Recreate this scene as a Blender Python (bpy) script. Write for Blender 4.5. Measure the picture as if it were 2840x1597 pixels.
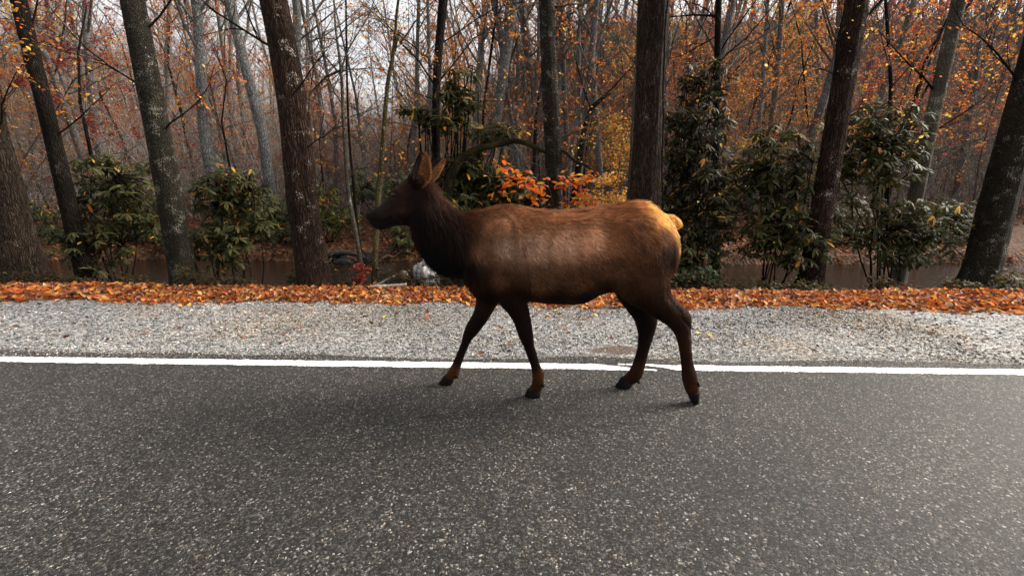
import bpy, bmesh, math, random
import numpy as np
from mathutils import Vector, Matrix

R = math.radians
scene = bpy.context.scene
for o in list(bpy.data.objects):
    bpy.data.objects.remove(o, do_unlink=True)

# ------------------------------------------------------------------ camera
CAM_H = 1.45
F_PX = 1146.0                      # focal length in pixels of the 2840 px wide photograph
PITCH = math.atan((798.5 - 500.0) / F_PX)
cam_d = bpy.data.cameras.new('camera')
cam = bpy.data.objects.new('camera', cam_d)
scene.collection.objects.link(cam)
cam.location = (0, 0, CAM_H)
cam.rotation_euler = (math.pi / 2 - PITCH, 0, 0)
cam_d.sensor_width = 36.0
cam_d.lens = F_PX / 2840.0 * 36.0
cam_d.clip_start = 0.05
cam_d.clip_end = 1000
scene.camera = cam

# ------------------------------------------------------------------ sky, sun, exposure
SUN_EL, SUN_AZ = R(36), R(74)      # azimuth measured from +Y towards +X
world = bpy.data.worlds.new('World')
scene.world = world
world.use_nodes = True
wn = world.node_tree
wn.nodes.clear()
sky = wn.nodes.new('ShaderNodeTexSky')
sky.sky_type = 'NISHITA'
sky.sun_disc = False
sky.sun_elevation = SUN_EL
sky.sun_rotation = SUN_AZ
sky.air_density = 1.0
sky.dust_density = 5.0
sky.ozone_density = 1.0
hsv = wn.nodes.new('ShaderNodeHueSaturation')
hsv.inputs['Saturation'].default_value = 0.12        # thin white autumn cloud
bgn = wn.nodes.new('ShaderNodeBackground')
bgn.inputs['Strength'].default_value = 0.09
won = wn.nodes.new('ShaderNodeOutputWorld')
wn.links.new(sky.outputs[0], hsv.inputs['Color'])
wn.links.new(hsv.outputs[0], bgn.inputs['Color'])
wn.links.new(bgn.outputs[0], won.inputs['Surface'])

sun_d = bpy.data.lights.new('sun', 'SUN')
sun_d.energy = 1.5
sun_d.angle = R(26)
sun_d.color = (1.0, 0.86, 0.68)
sun = bpy.data.objects.new('sun', sun_d)
scene.collection.objects.link(sun)
to_sun = Vector((math.cos(SUN_EL) * math.sin(SUN_AZ), math.cos(SUN_EL) * math.cos(SUN_AZ), math.sin(SUN_EL)))
sun.rotation_euler = to_sun.to_track_quat('Z', 'Y').to_euler()
sun.location = to_sun * 60

scene.view_settings.view_transform = 'Standard'
scene.view_settings.look = 'None'
scene.view_settings.gamma = 1.0
scene.view_settings.exposure = 1.98
scene.view_settings.use_curve_mapping = False
scene.render.engine = 'CYCLES'
try:
    scene.cycles_curves.shape = 'RIBBONS'
    scene.cycles_curves.subdivisions = 2
except Exception:
    pass

# ------------------------------------------------------------------ geometry helpers
COL = scene.collection
ct, st = math.cos(PITCH), math.sin(PITCH)

def ray(u, v):
    xc = (u - 1420.0) / F_PX
    yc = (798.5 - v) / F_PX
    return Vector((xc, ct + yc * st, -st + yc * ct))

def P(u, v, Y):                     # point of the place seen at (u, v) and standing at depth Y
    d = ray(u, v)
    return Vector((0, 0, CAM_H)) + d * (Y / d.y)

def G(u, v, z=0.0):
    d = ray(u, v)
    return Vector((0, 0, CAM_H)) + d * ((z - CAM_H) / d.z)

class MB:
    """collects vertices / faces (numpy) and links them as one mesh"""
    def __init__(s):
        s.v = []; s.q = []; s.t = []; s.n = 0; s.c = []
    def add(s, v, q=None, t=None, col=None):
        v = np.asarray(v, dtype=np.float64).reshape(-1, 3)
        if q is not None and len(q): s.q.append(np.asarray(q, dtype=np.int64).reshape(-1, 4) + s.n)
        if t is not None and len(t): s.t.append(np.asarray(t, dtype=np.int64).reshape(-1, 3) + s.n)
        if col is None: col = np.ones((len(v), 3))
        col = np.asarray(col, dtype=np.float64)
        if col.ndim == 1: col = np.tile(col, (len(v), 1))
        s.c.append(col)
        s.v.append(v); s.n += len(v)
    def mesh(s, name, smooth=True, colors=False):
        me = bpy.data.meshes.new(name)
        v = np.concatenate(s.v) if s.v else np.zeros((0, 3))
        q = np.concatenate(s.q) if s.q else np.zeros((0, 4), dtype=np.int64)
        t = np.concatenate(s.t) if s.t else np.zeros((0, 3), dtype=np.int64)
        me.vertices.add(len(v)); me.vertices.foreach_set('co', v.astype(np.float32).ravel())
        nl = len(q) * 4 + len(t) * 3
        me.loops.add(nl)
        me.loops.foreach_set('vertex_index', np.concatenate([q.ravel(), t.ravel()]).astype(np.int32))
        me.polygons.add(len(q) + len(t))
        ls = np.concatenate([np.arange(len(q)) * 4, len(q) * 4 + np.arange(len(t)) * 3]).astype(np.int32)
        me.polygons.foreach_set('loop_start', ls)
        me.update(calc_edges=True)
        me.validate()
        if smooth: me.polygons.foreach_set('use_smooth', np.ones(len(me.polygons), dtype=bool))
        if colors:
            a = me.color_attributes.new('tint', 'FLOAT_COLOR', 'POINT')
            c = np.concatenate(s.c)
            a.data.foreach_set('color', np.concatenate([c, np.ones((len(c), 1))], axis=1).astype(np.float32).ravel())
        return me
    def build(s, name, mat, parent=None, smooth=True, colors=False):
        me = s.mesh(name, smooth, colors)
        return obj(name, me, mat, parent)

def obj(name, me, mat=None, parent=None):
    o = bpy.data.objects.new(name, me)
    COL.objects.link(o)
    if mat is not None and me is not None and len(me.materials) == 0:
        me.materials.append(mat)
    if parent is not None: o.parent = parent
    return o

def tag(o, label=None, cat=None, group=None, kind=None):
    if label: o['label'] = label
    if cat: o['category'] = cat
    if group: o['group'] = group
    if kind: o['kind'] = kind
    return o

def thing(name, label, cat, loc=(0, 0, 0), group=None):
    o = bpy.data.objects.new(name, None)
    COL.objects.link(o)
    o.empty_display_size = 0.2
    o.location = loc
    return tag(o, label, cat, group)

def copy_tree(o, parent=None):
    c = o.copy(); COL.objects.link(c)
    if parent is not None: c.parent = parent
    for ch in o.children: copy_tree(ch, c)
    return c

def nrm(a):
    return a / np.maximum(np.linalg.norm(a, axis=-1, keepdims=True), 1e-9)

def tube(mb, pts, rad, sides=6, cap=True, col=None, wob=None):
    pts = np.asarray(pts, float); n = len(pts)
    rad = np.asarray(rad, float) * np.ones(n)
    tan = np.gradient(pts, axis=0); tan = nrm(tan)
    ref = np.array([0, 0, 1.0]) if abs(tan[0][2]) < 0.8 else np.array([0, 1.0, 0])
    a = nrm(np.cross(tan, ref)); b = np.cross(tan, a)
    th = np.arange(sides) * 2 * math.pi / sides
    rr = rad[:, None] * np.ones((n, sides))
    if wob is not None: rr = rr * wob
    v = pts[:, None, :] + rr[:, :, None] * (np.cos(th)[None, :, None] * a[:, None, :] + np.sin(th)[None, :, None] * b[:, None, :])
    i = np.arange(n - 1)[:, None]; j = np.arange(sides)[None, :]; k = (j + 1) % sides
    q = np.stack([i * sides + j, i * sides + k, (i + 1) * sides + k, (i + 1) * sides + j], -1).reshape(-1, 4)
    v = v.reshape(-1, 3)
    t = []
    if cap:
        v = np.concatenate([v, pts[:1], pts[-1:]])
        c0, c1 = n * sides, n * sides + 1
        for jj in range(sides):
            kk = (jj + 1) % sides
            t.append((c0, kk, jj)); t.append((c1, (n - 1) * sides + jj, (n - 1) * sides + kk))
    mb.add(v, q, t, col)

def spline(ctrl, n):
    """Catmull-Rom through control rows, n samples"""
    c = np.asarray(ctrl, float)
    m = len(c)
    ext = np.concatenate([[2 * c[0] - c[1]], c, [2 * c[-1] - c[-2]]])
    out = []
    for s in np.linspace(0, m - 1, n):
        i = min(int(s), m - 2); f = s - i
        p0, p1, p2, p3 = ext[i], ext[i + 1], ext[i + 2], ext[i + 3]
        out.append(0.5 * ((2 * p1) + (-p0 + p2) * f + (2 * p0 - 5 * p1 + 4 * p2 - p3) * f * f + (-p0 + 3 * p1 - 3 * p2 + p3) * f ** 3))
    return np.array(out)

def rand_rot(rng, n, tilt=None):
    """n random rotation matrices; columns x (leaf length), y (width), z (normal)"""
    if tilt is None:
        x = nrm(rng.normal(size=(n, 3)))
    else:
        x = nrm(np.concatenate([nrm(rng.normal(size=(n, 2))), rng.normal(0, tilt, size=(n, 1))], axis=1))
    z = nrm(np.cross(x, nrm(rng.normal(size=(n, 3)) * (1 if tilt is None else 0.4) + (0 if tilt is None else np.array([0, 0, 1.0])))))
    if tilt is not None:
        y = nrm(np.cross(nrm(rng.normal(size=(n, 3)) * tilt + np.array([0, 0, 1.0])), x)); z = np.cross(x, y)
    else:
        y = np.cross(z, x)
    return np.stack([x, y, z], axis=-1)

def leaf_template(kind):
    if kind == 'oval':      # 5 spine points, folded along the midrib
        xs = np.array([0, .25, .55, .82, 1.0]); w = np.array([0.0, .26, .30, .17, 0.0]); dz = np.array([0, .03, .02, -.04, -.12])
    elif kind == 'long':
        xs = np.array([0, .2, .55, .85, 1.0]); w = np.array([.02, .10, .135, .09, 0.0]); dz = np.array([0, .03, .0, -.06, -.14])
    else:                   # 'crumpled' dead leaf
        xs = np.array([0, .22, .5, .8, 1.0]); w = np.array([.04, .32, .36, .24, 0.02]); dz = np.array([.10, .0, .03, .12, .26])
    fold = .10 if kind != 'crumpled' else .22
    v = []
    for x, ww, d in zip(xs, w, dz):
        v += [(x, 0, d), (x, ww, d + fold * ww / .3 * .6), (x, -ww, d + fold * ww / .3 * .6)]
    q = []
    for i in range(4):
        a = i * 3; b = a + 3
        q += [(a, b, b + 1, a + 1), (a, a + 2, b + 2, b)]
    return np.array(v, float), np.array(q)

LEAF = {k: leaf_template(k) for k in ('oval', 'long', 'crumpled')}
LEAF['quad'] = (np.array([(0, 0, 0), (.5, .3, .06), (1, 0, -.05), (.5, -.3, .06)], float), np.array([(0, 3, 2, 1)]))

def scatter(mb, kind, pos, rot, size, col):
    tv, tq = LEAF[kind]
    n = len(pos); k = len(tv)
    v = np.einsum('nij,kj->nki', rot, tv) * np.asarray(size)[:, None, None] + np.asarray(pos)[:, None, :]
    q = (tq[None] + (np.arange(n) * k)[:, None, None]).reshape(-1, 4)
    mb.add(v.reshape(-1, 3), q, None, np.repeat(col, k, axis=0))

def pick(rng, palette, n, jit=.18):
    pal = np.array(palette)
    c = pal[rng.integers(0, len(pal), n)]
    return np.clip(c * (1 + rng.normal(0, jit, (n, 1))) * (1 + rng.normal(0, .06, (n, 3))), .003, .9)

# cheap smooth value noise for geometry
_rng0 = np.random.default_rng(5)
_tab = _rng0.random((64, 64))
def vnoise(x, y):
    x = np.asarray(x, float); y = np.asarray(y, float)
    xi = np.floor(x).astype(int); yi = np.floor(y).astype(int)
    fx = x - xi; fy = y - yi
    fx = fx * fx * (3 - 2 * fx); fy = fy * fy * (3 - 2 * fy)
    g = lambda a, b: _tab[a % 64, b % 64]
    return (g(xi, yi) * (1 - fx) + g(xi + 1, yi) * fx) * (1 - fy) + (g(xi, yi + 1) * (1 - fx) + g(xi + 1, yi + 1) * fx) * fy

# ------------------------------------------------------------------ materials
def new_mat(name):
    m = bpy.data.materials.new(name); m.use_nodes = True
    nt = m.node_tree; nt.nodes.clear()
    out = nt.nodes.new('ShaderNodeOutputMaterial')
    return m, nt, out

def N(nt, typ, **kw):
    n = nt.nodes.new(typ)
    for k, v in kw.items():
        if k in n.inputs.keys(): n.inputs[k].default_value = v
        else: setattr(n, k, v)
    return n

def ramp(nt, fac, stops, interp='LINEAR'):
    r = nt.nodes.new('ShaderNodeValToRGB'); r.color_ramp.interpolation = interp
    e = r.color_ramp.elements
    while len(e) > 1: e.remove(e[-1])
    e[0].position = stops[0][0]; e[0].color = (*stops[0][1], 1)
    for p, c in stops[1:]:
        x = e.new(p); x.color = (*c, 1)
    nt.links.new(fac, r.inputs['Fac'])
    return r.outputs['Color']

def mixc(nt, fac, a, b, mode='MIX'):
    m = nt.nodes.new('ShaderNodeMix'); m.data_type = 'RGBA'; m.blend_type = mode
    for s, val in ((m.inputs['Factor'], fac), (m.inputs['A'], a), (m.inputs['B'], b)):
        if hasattr(val, 'default_value') or hasattr(val, 'links'): nt.links.new(val, s)
        elif isinstance(val, (int, float)): s.default_value = val
        else: s.default_value = (*val, 1)
    return m.outputs['Result']

def noise(nt, co, scale, detail=4, rough=.55):
    n = N(nt, 'ShaderNodeTexNoise'); n.inputs['Scale'].default_value = scale
    n.inputs['Detail'].default_value = detail; n.inputs['Roughness'].default_value = rough
    nt.links.new(co, n.inputs['Vector'])
    return n.outputs['Fac']

def voro(nt, co, scale, feature='F1'):
    n = N(nt, 'ShaderNodeTexVoronoi'); n.feature = feature; n.inputs['Scale'].default_value = scale
    nt.links.new(co, n.inputs['Vector'])
    return n

def coords(nt, scale=None, kind='Object'):
    tc = N(nt, 'ShaderNodeTexCoord')
    if scale is None: return tc.outputs[kind]
    mp = N(nt, 'ShaderNodeMapping'); mp.inputs['Scale'].default_value = scale
    nt.links.new(tc.outputs[kind], mp.inputs['Vector'])
    return mp.outputs[0]

def bump(nt, h, strength=.5, dist=.01, normal=None):
    b = N(nt, 'ShaderNodeBump'); b.inputs['Strength'].default_value = strength; b.inputs['Distance'].default_value = dist
    nt.links.new(h, b.inputs['Height'])
    if normal is not None: nt.links.new(normal, b.inputs['Normal'])
    return b.outputs[0]

def principled(nt, out, color, rough=.8, normal=None, spec=.3):
    p = N(nt, 'ShaderNodeBsdfPrincipled')
    if hasattr(color, 'links'): nt.links.new(color, p.inputs['Base Color'])
    else: p.inputs['Base Color'].default_value = (*color, 1)
    if hasattr(rough, 'links'): nt.links.new(rough, p.inputs['Roughness'])
    else: p.inputs['Roughness'].default_value = rough
    p.inputs['Specular IOR Level'].default_value = spec
    if normal is not None: nt.links.new(normal, p.inputs['Normal'])
    nt.links.new(p.outputs[0], out.inputs['Surface'])
    return p

def m_asphalt():
    m, nt, out = new_mat('asphalt')
    co = coords(nt)
    v = voro(nt, co, 120); v2 = voro(nt, co, 260); v3 = voro(nt, co, 58)
    sep = N(nt, 'ShaderNodeSeparateColor'); nt.links.new(v.outputs['Color'], sep.inputs[0])
    sep3 = N(nt, 'ShaderNodeSeparateColor'); nt.links.new(v3.outputs['Color'], sep3.inputs[0])
    sep2 = N(nt, 'ShaderNodeSeparateColor'); nt.links.new(v2.outputs['Color'], sep2.inputs[0])
    c = ramp(nt, sep.outputs[0], [(0, (.003, .003, .003)), (.34, (.012, .0115, .011)), (.60, (.040, .039, .037)), (.84, (.085, .082, .077)), (.95, (.15, .143, .133)), (1, (.42, .40, .365))])
    fine = ramp(nt, sep2.outputs[0], [(0, (.35, .35, .35)), (.6, (1, 1, 1)), (.93, (1.5, 1.5, 1.48)), (1, (3.2, 3.1, 2.9))])
    c = mixc(nt, 1.0, c, fine, 'MULTIPLY')
    warm = ramp(nt, sep.outputs[1], [(0, (1, 1, 1)), (.86, (1, 1, 1)), (.93, (1.0, .80, .60)), (1, (.9, .66, .45))])
    c = mixc(nt, 1.0, c, warm, 'MULTIPLY')
    # a few larger pale stones in the mix
    pale = ramp(nt, sep3.outputs[0], [(.955, (0, 0, 0)), (.965, (1, 1, 1))])
    core = ramp(nt, v3.outputs['Distance'], [(.22, (1, 1, 1)), (.36, (0, 0, 0))])
    c = mixc(nt, mixc(nt, 1.0, pale, core, 'MULTIPLY'), c, (.30, .285, .26))
    big = noise(nt, co, .9, 5); big2 = noise(nt, co, 4.0, 4)
    c = mixc(nt, 1.0, c, ramp(nt, big, [(.3, (.72, .72, .73)), (.7, (1.25, 1.22, 1.18))]), 'MULTIPLY')
    c = mixc(nt, 1.0, c, ramp(nt, big2, [(.3, (.82, .82, .82)), (.7, (1.15, 1.15, 1.15))]), 'MULTIPLY')
    hh = N(nt, 'ShaderNodeMath', operation='ADD')
    nt.links.new(v.outputs['Distance'], hh.inputs[0]); nt.links.new(v2.outputs['Distance'], hh.inputs[1])
    inv = N(nt, 'ShaderNodeMath', operation='MULTIPLY'); nt.links.new(hh.outputs[0], inv.inputs[0]); inv.inputs[1].default_value = -1
    nb = bump(nt, inv.outputs[0], 1.0, .011)
    principled(nt, out, c, .62, nb, .4)
    return m

def m_gravel_bed():
    m, nt, out = new_mat('gravel_bed')
    co = coords(nt)
    v = voro(nt, co, 60); sep = N(nt, 'ShaderNodeSeparateColor'); nt.links.new(v.outputs['Color'], sep.inputs[0])
    c = ramp(nt, sep.outputs[0], [(0, (.03, .03, .031)), (.3, (.09, .09, .091)), (.7, (.25, .25, .246)), (1, (.46, .455, .44))])
    big = noise(nt, co, 1.3, 5)
    c = mixc(nt, ramp(nt, big, [(.52, (0, 0, 0)), (.68, (.75, .75, .75))]), c, mixc(nt, 1.0, c, (.95, .72, .5), 'MULTIPLY'))
    d0 = G(1708, 968)
    mpd = N(nt, 'ShaderNodeMapping'); mpd.inputs['Location'].default_value = (-d0.x / .42, -d0.y / .20, 0); mpd.inputs['Scale'].default_value = (1 / .42, 1 / .20, 0)
    nt.links.new(co, mpd.inputs['Vector'])
    ln = N(nt, 'ShaderNodeVectorMath', operation='LENGTH'); nt.links.new(mpd.outputs[0], ln.inputs[0])
    wob = N(nt, 'ShaderNodeMath', operation='MULTIPLY_ADD'); nt.links.new(noise(nt, co, 9, 4), wob.inputs[0]); wob.inputs[1].default_value = .9; nt.links.new(ln.outputs['Value'], wob.inputs[2])
    c = mixc(nt, ramp(nt, wob.outputs[0], [(.85, (.9, .9, .9)), (1.5, (0, 0, 0))]), c, (.075, .048, .032))
    nb = bump(nt, v.outputs['Distance'], 1.0, -.012)
    principled(nt, out, c, .75, nb, .35)
    return m

def m_tint(name, rough=.6, transl=0.0, spec=.3, bump_scale=None, hue_var=0.0):
    """pigment per piece from the 'tint' attribute"""
    m, nt, out = new_mat(name)
    at = N(nt, 'ShaderNodeAttribute'); at.attribute_name = 'tint'
    col = at.outputs['Color']
    co = coords(nt)
    col = mixc(nt, 1.0, col, ramp(nt, noise(nt, co, 40 if transl else 60, 2), [(.3, (.75, .75, .75)), (.7, (1.2, 1.2, 1.2))]), 'MULTIPLY')
    if hue_var:
        oi = N(nt, 'ShaderNodeObjectInfo')
        hs = N(nt, 'ShaderNodeHueSaturation')
        mr = N(nt, 'ShaderNodeMapRange'); mr.inputs['To Min'].default_value = .5 - hue_var; mr.inputs['To Max'].default_value = .5 + hue_var
        nt.links.new(oi.outputs['Random'], mr.inputs[0]); nt.links.new(mr.outputs[0], hs.inputs['Hue'])
        mv = N(nt, 'ShaderNodeMapRange'); mv.inputs['To Min'].default_value = .75; mv.inputs['To Max'].default_value = 1.2
        nt.links.new(oi.outputs['Random'], mv.inputs[0]); nt.links.new(mv.outputs[0], hs.inputs['Value'])
        nt.links.new(col, hs.inputs['Color']); col = hs.outputs[0]
    p = principled(nt, out, col, rough, None, spec)
    if transl:
        t = N(nt, 'ShaderNodeBsdfTranslucent'); nt.links.new(col, t.inputs['Color'])
        mx = N(nt, 'ShaderNodeMixShader'); mx.inputs[0].default_value = transl
        nt.links.new(p.outputs[0], mx.inputs[1]); nt.links.new(t.outputs[0], mx.inputs[2])
        nt.links.new(mx.outputs[0], out.inputs['Surface'])
    return m

def m_bark(name, dark, light, lichen=(.5, .52, .46), lich_amt=.0, sx=22, sz=2.2, moss=0.0, strength=.9):
    m, nt, out = new_mat(name)
    oc = coords(nt)
    wn_ = N(nt, 'ShaderNodeTexNoise'); wn_.inputs['Scale'].default_value = 5.0; wn_.inputs['Detail'].default_value = 3
    nt.links.new(oc, wn_.inputs['Vector'])
    wv = N(nt, 'ShaderNodeVectorMath', operation='SCALE'); nt.links.new(wn_.outputs['Color'], wv.inputs[0]); wv.inputs['Scale'].default_value = .12
    ad = N(nt, 'ShaderNodeVectorMath', operation='ADD'); nt.links.new(oc, ad.inputs[0]); nt.links.new(wv.outputs[0], ad.inputs[1])
    mp = N(nt, 'ShaderNodeMapping'); mp.inputs['Scale'].default_value = (sx * 1.5, sx * 1.5, sz * 2.2); nt.links.new(ad.outputs[0], mp.inputs['Vector'])
    vo = voro(nt, mp.outputs[0], 1.0, 'DISTANCE_TO_EDGE')
    plate = ramp(nt, vo.outputs['Distance'], [(.0, (0, 0, 0)), (.10, (.35, .35, .35)), (.30, (1, 1, 1))])
    n1 = noise(nt, coords(nt, (sx * 2, sx * 2, sz * 3)), 1.0, 6, .65)
    grain = ramp(nt, n1, [(.28, (.25, .25, .25)), (.72, (1, 1, 1))])
    hgt = mixc(nt, 1.0, plate, grain, 'MULTIPLY')
    c = mixc(nt, hgt, dark, light)
    c = mixc(nt, 1.0, c, ramp(nt, noise(nt, oc, 1.6, 4), [(.3, (.6, .6, .6)), (.7, (1.3, 1.27, 1.22))]), 'MULTIPLY')
    if lich_amt:
        l = noise(nt, coords(nt, (85, 85, 50)), 1.0, 3, .6)
        patch = noise(nt, oc, 5.5, 4)
        add = N(nt, 'ShaderNodeMath', operation='MULTIPLY'); nt.links.new(l, add.inputs[0]); nt.links.new(patch, add.inputs[1])
        hi = .395 - .07 * lich_amt
        c = mixc(nt, ramp(nt, add.outputs[0], [(hi, (0, 0, 0)), (hi + .035, (.9, .9, .9))]), c, lichen)
    if moss:
        mo = noise(nt, oc, 6.0, 4)
        c = mixc(nt, ramp(nt, mo, [(.55 - .2 * moss, (0, 0, 0)), (.72 - .2 * moss, (.85, .85, .85))]), c, (.055, .045, .010))
    nb = bump(nt, hgt, strength, .03)
    principled(nt, out, c, .92, nb, .1)
    return m

def m_simple(name, stops, scale=8.0, rough=.85, bstr=.5, bdist=.01, spec=.25, sc3=None):
    m, nt, out = new_mat(name)
    co = coords(nt, sc3) if sc3 else coords(nt)
    n1 = noise(nt, co, scale, 6, .6)
    principled(nt, out, ramp(nt, n1, stops), rough, bump(nt, n1, bstr, bdist), spec)
    return m

def m_paint():
    m, nt, out = new_mat('road_paint')
    co = coords(nt)
    v = voro(nt, co, 95)
    n1 = noise(nt, co, 38, 5, .7)
    c = ramp(nt, n1, [(.28, (.16, .155, .15)), (.36, (.62, .61, .58)), (.46, (.82, .81, .79)), (1, (.86, .85, .83))])
    principled(nt, out, c, .6, bump(nt, v.outputs['Distance'], .7, -.004), .4)
    return m

def m_ground():
    m, nt, out = new_mat('forest_floor')
    co = coords(nt)
    v = voro(nt, co, 13); sep = N(nt, 'ShaderNodeSeparateColor'); nt.links.new(v.outputs['Color'], sep.inputs[0])
    c = ramp(nt, sep.outputs[0], [(0, (.022, .012, .008)), (.4, (.055, .027, .015)), (.75, (.10, .045, .021)), (1, (.18, .075, .03))])
    big = noise(nt, co, .35, 5)
    c = mixc(nt, 1.0, c, ramp(nt, big, [(.3, (.6, .62, .65)), (.7, (1.2, 1.15, 1.1))]), 'MULTIPLY')
    principled(nt, out, c, .9, bump(nt, v.outputs['Distance'], .8, .04), .2)
    return m

def m_water():
    m, nt, out = new_mat('stream_water')
    co = coords(nt, (1, 2.4, 1))
    n1 = noise(nt, co, 11.0, 4)
    p = principled(nt, out, (.012, .007, .004), .05, bump(nt, n1, .35, .03), .5)
    p.inputs['IOR'].default_value = 1.33
    return m

def m_coat(name):
    m, nt, out = new_mat(name)
    at = N(nt, 'ShaderNodeAttribute'); at.attribute_name = 'tint'
    n1 = noise(nt, coords(nt), 70, 3)
    c = mixc(nt, 1.0, at.outputs['Color'], ramp(nt, n1, [(.3, (.7, .7, .7)), (.7, (1.1, 1.1, 1.1))]), 'MULTIPLY')
    principled(nt, out, c, .85, bump(nt, n1, .4, .006), .15)
    return m

def m_fur():
    m, nt, out = new_mat('elk_fur')
    at = N(nt, 'ShaderNodeAttribute'); at.attribute_name = 'tint'
    p = N(nt, 'ShaderNodeBsdfPrincipled')
    nt.links.new(at.outputs['Color'], p.inputs['Base Color'])
    p.inputs['Roughness'].default_value = .5; p.inputs['Specular IOR Level'].default_value = .16
    t = N(nt, 'ShaderNodeBsdfTranslucent'); nt.links.new(at.outputs['Color'], t.inputs['Color'])
    mx = N(nt, 'ShaderNodeMixShader'); mx.inputs[0].default_value = .25
    nt.links.new(p.outputs[0], mx.inputs[1]); nt.links.new(t.outputs[0], mx.inputs[2])
    nt.links.new(mx.outputs[0], out.inputs['Surface'])
    return m

M = dict(
    asphalt=m_asphalt(), gravel_bed=m_gravel_bed(), paint=m_paint(), ground=m_ground(), water=m_water(),
    stone=m_tint('gravel_stone', .75, 0, .35), dead_leaf=m_tint('dead_leaf', .62, .28, .3),
    leaf=m_tint('autumn_leaf', .6, .5, .25, hue_var=.012), sap_leaf=m_tint('sapling_leaf', .45, .62, .35), evergreen=m_tint('evergreen_leaf', .55, .28, .12),
    coat=m_coat('elk_coat'), fur=m_fur(),
    bark_red=m_bark('bark_redbrown', (.008, .005, .004), (.085, .047, .031), (.42, .38, .33), .45, 24, 2.0, strength=1.0),
    bark_grey=m_bark('bark_grey_lichen', (.010, .009, .007), (.075, .067, .052), (.26, .25, .20), 1.0, 34, 12),
    bark_brown=m_bark('bark_brown_stringy', (.006, .0045, .0035), (.11, .078, .058), (.3, .26, .2), .1, 30, 1.1, strength=1.0),
    bark_dark=m_bark('bark_dark', (.005, .004, .003), (.026, .019, .015), (.12, .11, .09), .3, 24, 3),
    bark_pale=m_bark('bark_pale_lichen', (.06, .052, .04), (.26, .235, .19), (.45, .45, .38), .7, 40, 10),
    bark_moss=m_bark('bark_mossy', (.01, .008, .005), (.06, .046, .03), (.25, .25, .18), .3, 26, 8, moss=.35),
    bark_olive=m_bark('bark_olive_lichen', (.045, .036, .018), (.20, .165, .09), (.4, .4, .3), .7, 34, 10, moss=.3),
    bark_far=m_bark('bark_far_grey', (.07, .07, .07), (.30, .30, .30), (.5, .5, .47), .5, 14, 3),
    twig=m_bark('twig_bark', (.05, .04, .03), (.24, .20, .16), (.45, .44, .38), .4, 50, 20),
    twig_dark=m_bark('twig_bark_dark', (.008, .006, .005), (.035, .027, .021), (.25, .24, .2), .2, 50, 20),
    twig_hazed=m_bark('twig_bark_hazed', (.075, .069, .063), (.32, .295, .275), (.45, .43, .4), .3, 20, 8),  # haze over the hillside is lightened into this twig colour
    rock=m_simple('pale_rock', [(.32, (.04, .035, .03)), (.46, (.24, .23, .21)), (.60, (.62, .61, .58)), (.75, (.78, .77, .74))], 11, .85, 1.0, .08),
    dark_rock=m_simple('wet_rock', [(.3, (.004, .004, .004)), (.7, (.026, .025, .024))], 5, .6, .8, .05, .15),
    wood=m_simple('weathered_wood', [(.3, (.16, .12, .085)), (.7, (.52, .46, .38))], 6, .8, .6, .01, sc3=(6, 1, 6)),
    cutwood=m_simple('cut_wood', [(.35, (.16, .11, .07)), (.65, (.36, .27, .18))], 14, .8, .3, .005),
    hoof=m_simple('hoof_horn', [(.3, (.004, .004, .004)), (.7, (.012, .011, .010))], 40, .7, .3, .003, .06, (1, 1, .2)),
    dark_wood=m_simple('dark_driftwood', [(.3, (.008, .007, .006)), (.62, (.035, .03, .026)), (.78, (.2, .19, .18))], 5, .7, .6, .02, sc3=(2, 6, 6)),
)
def m_eye():
    m, nt, out = new_mat('elk_eye'); principled(nt, out, (.004, .003, .002), .12, None, .35); return m
M['eye'] = m_eye()

# ------------------------------------------------------------------ terrain
LA, LB = G(809, 1007), G(1997, 1022)
SL = (LB.y - LA.y) / (LB.x - LA.x)
def yl(x): return LA.y + SL * (x - LA.x)      # centre of the painted edge line

def sstep(a, b, x):
    t = np.clip((x - a) / (b - a), 0, 1); return t * t * (3 - 2 * t)

WATER_Z = -0.66
def terrain(x, y):
    x = np.asarray(x, float); y = np.asarray(y, float)
    s = y - yl(x)
    wob = (vnoise(x * .55 + 3, y * .2) - .5) * .8
    z = -.022 * np.ones_like(s)
    z = z - 1.0 * sstep(2.42, 4.3, s + wob * .3)
    z = z + .62 * sstep(7.35, 8.1, s + wob)
    z = z + .9 * sstep(8.4, 26, s)
    z = z + (vnoise(x * .9, y * .9) - .5) * .22 * sstep(2.7, 5, s) + (vnoise(x * 3, y * 3) - .5) * .06 * sstep(2.7, 4, s)
    hill = np.maximum(s - 21, 0)
    bear = x / np.maximum(y, 5.0)
    ridge = .13 + .37 * sstep(-.2, .2, bear) + .30 * sstep(-.40, -.8, bear)
    z = z + ridge * hill * sstep(0, 18, hill) * (1 - .0022 * np.minimum(hill, 110))
    z = z + (vnoise(x * .09 + 9, y * .09) - .5) * 5 * sstep(20, 50, s)
    # the wood behind the road
    b = np.maximum(-s - 9.2, 0)
    z = z + .12 * b * sstep(0, 5, b)
    return z
def tz(x, y): return float(terrain(np.array([x]), np.array([y]))[0])

def grid(xs, ys, zf):
    X, Y = np.meshgrid(xs, ys)
    v = np.stack([X, Y, zf(X, Y)], -1).reshape(-1, 3)
    nx, ny = len(xs), len(ys)
    i = np.arange(ny - 1)[:, None]; j = np.arange(nx - 1)[None, :]
    a = i * nx + j
    return v, np.stack([a, a + 1, a + nx + 1, a + nx], -1).reshape(-1, 4)

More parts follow.
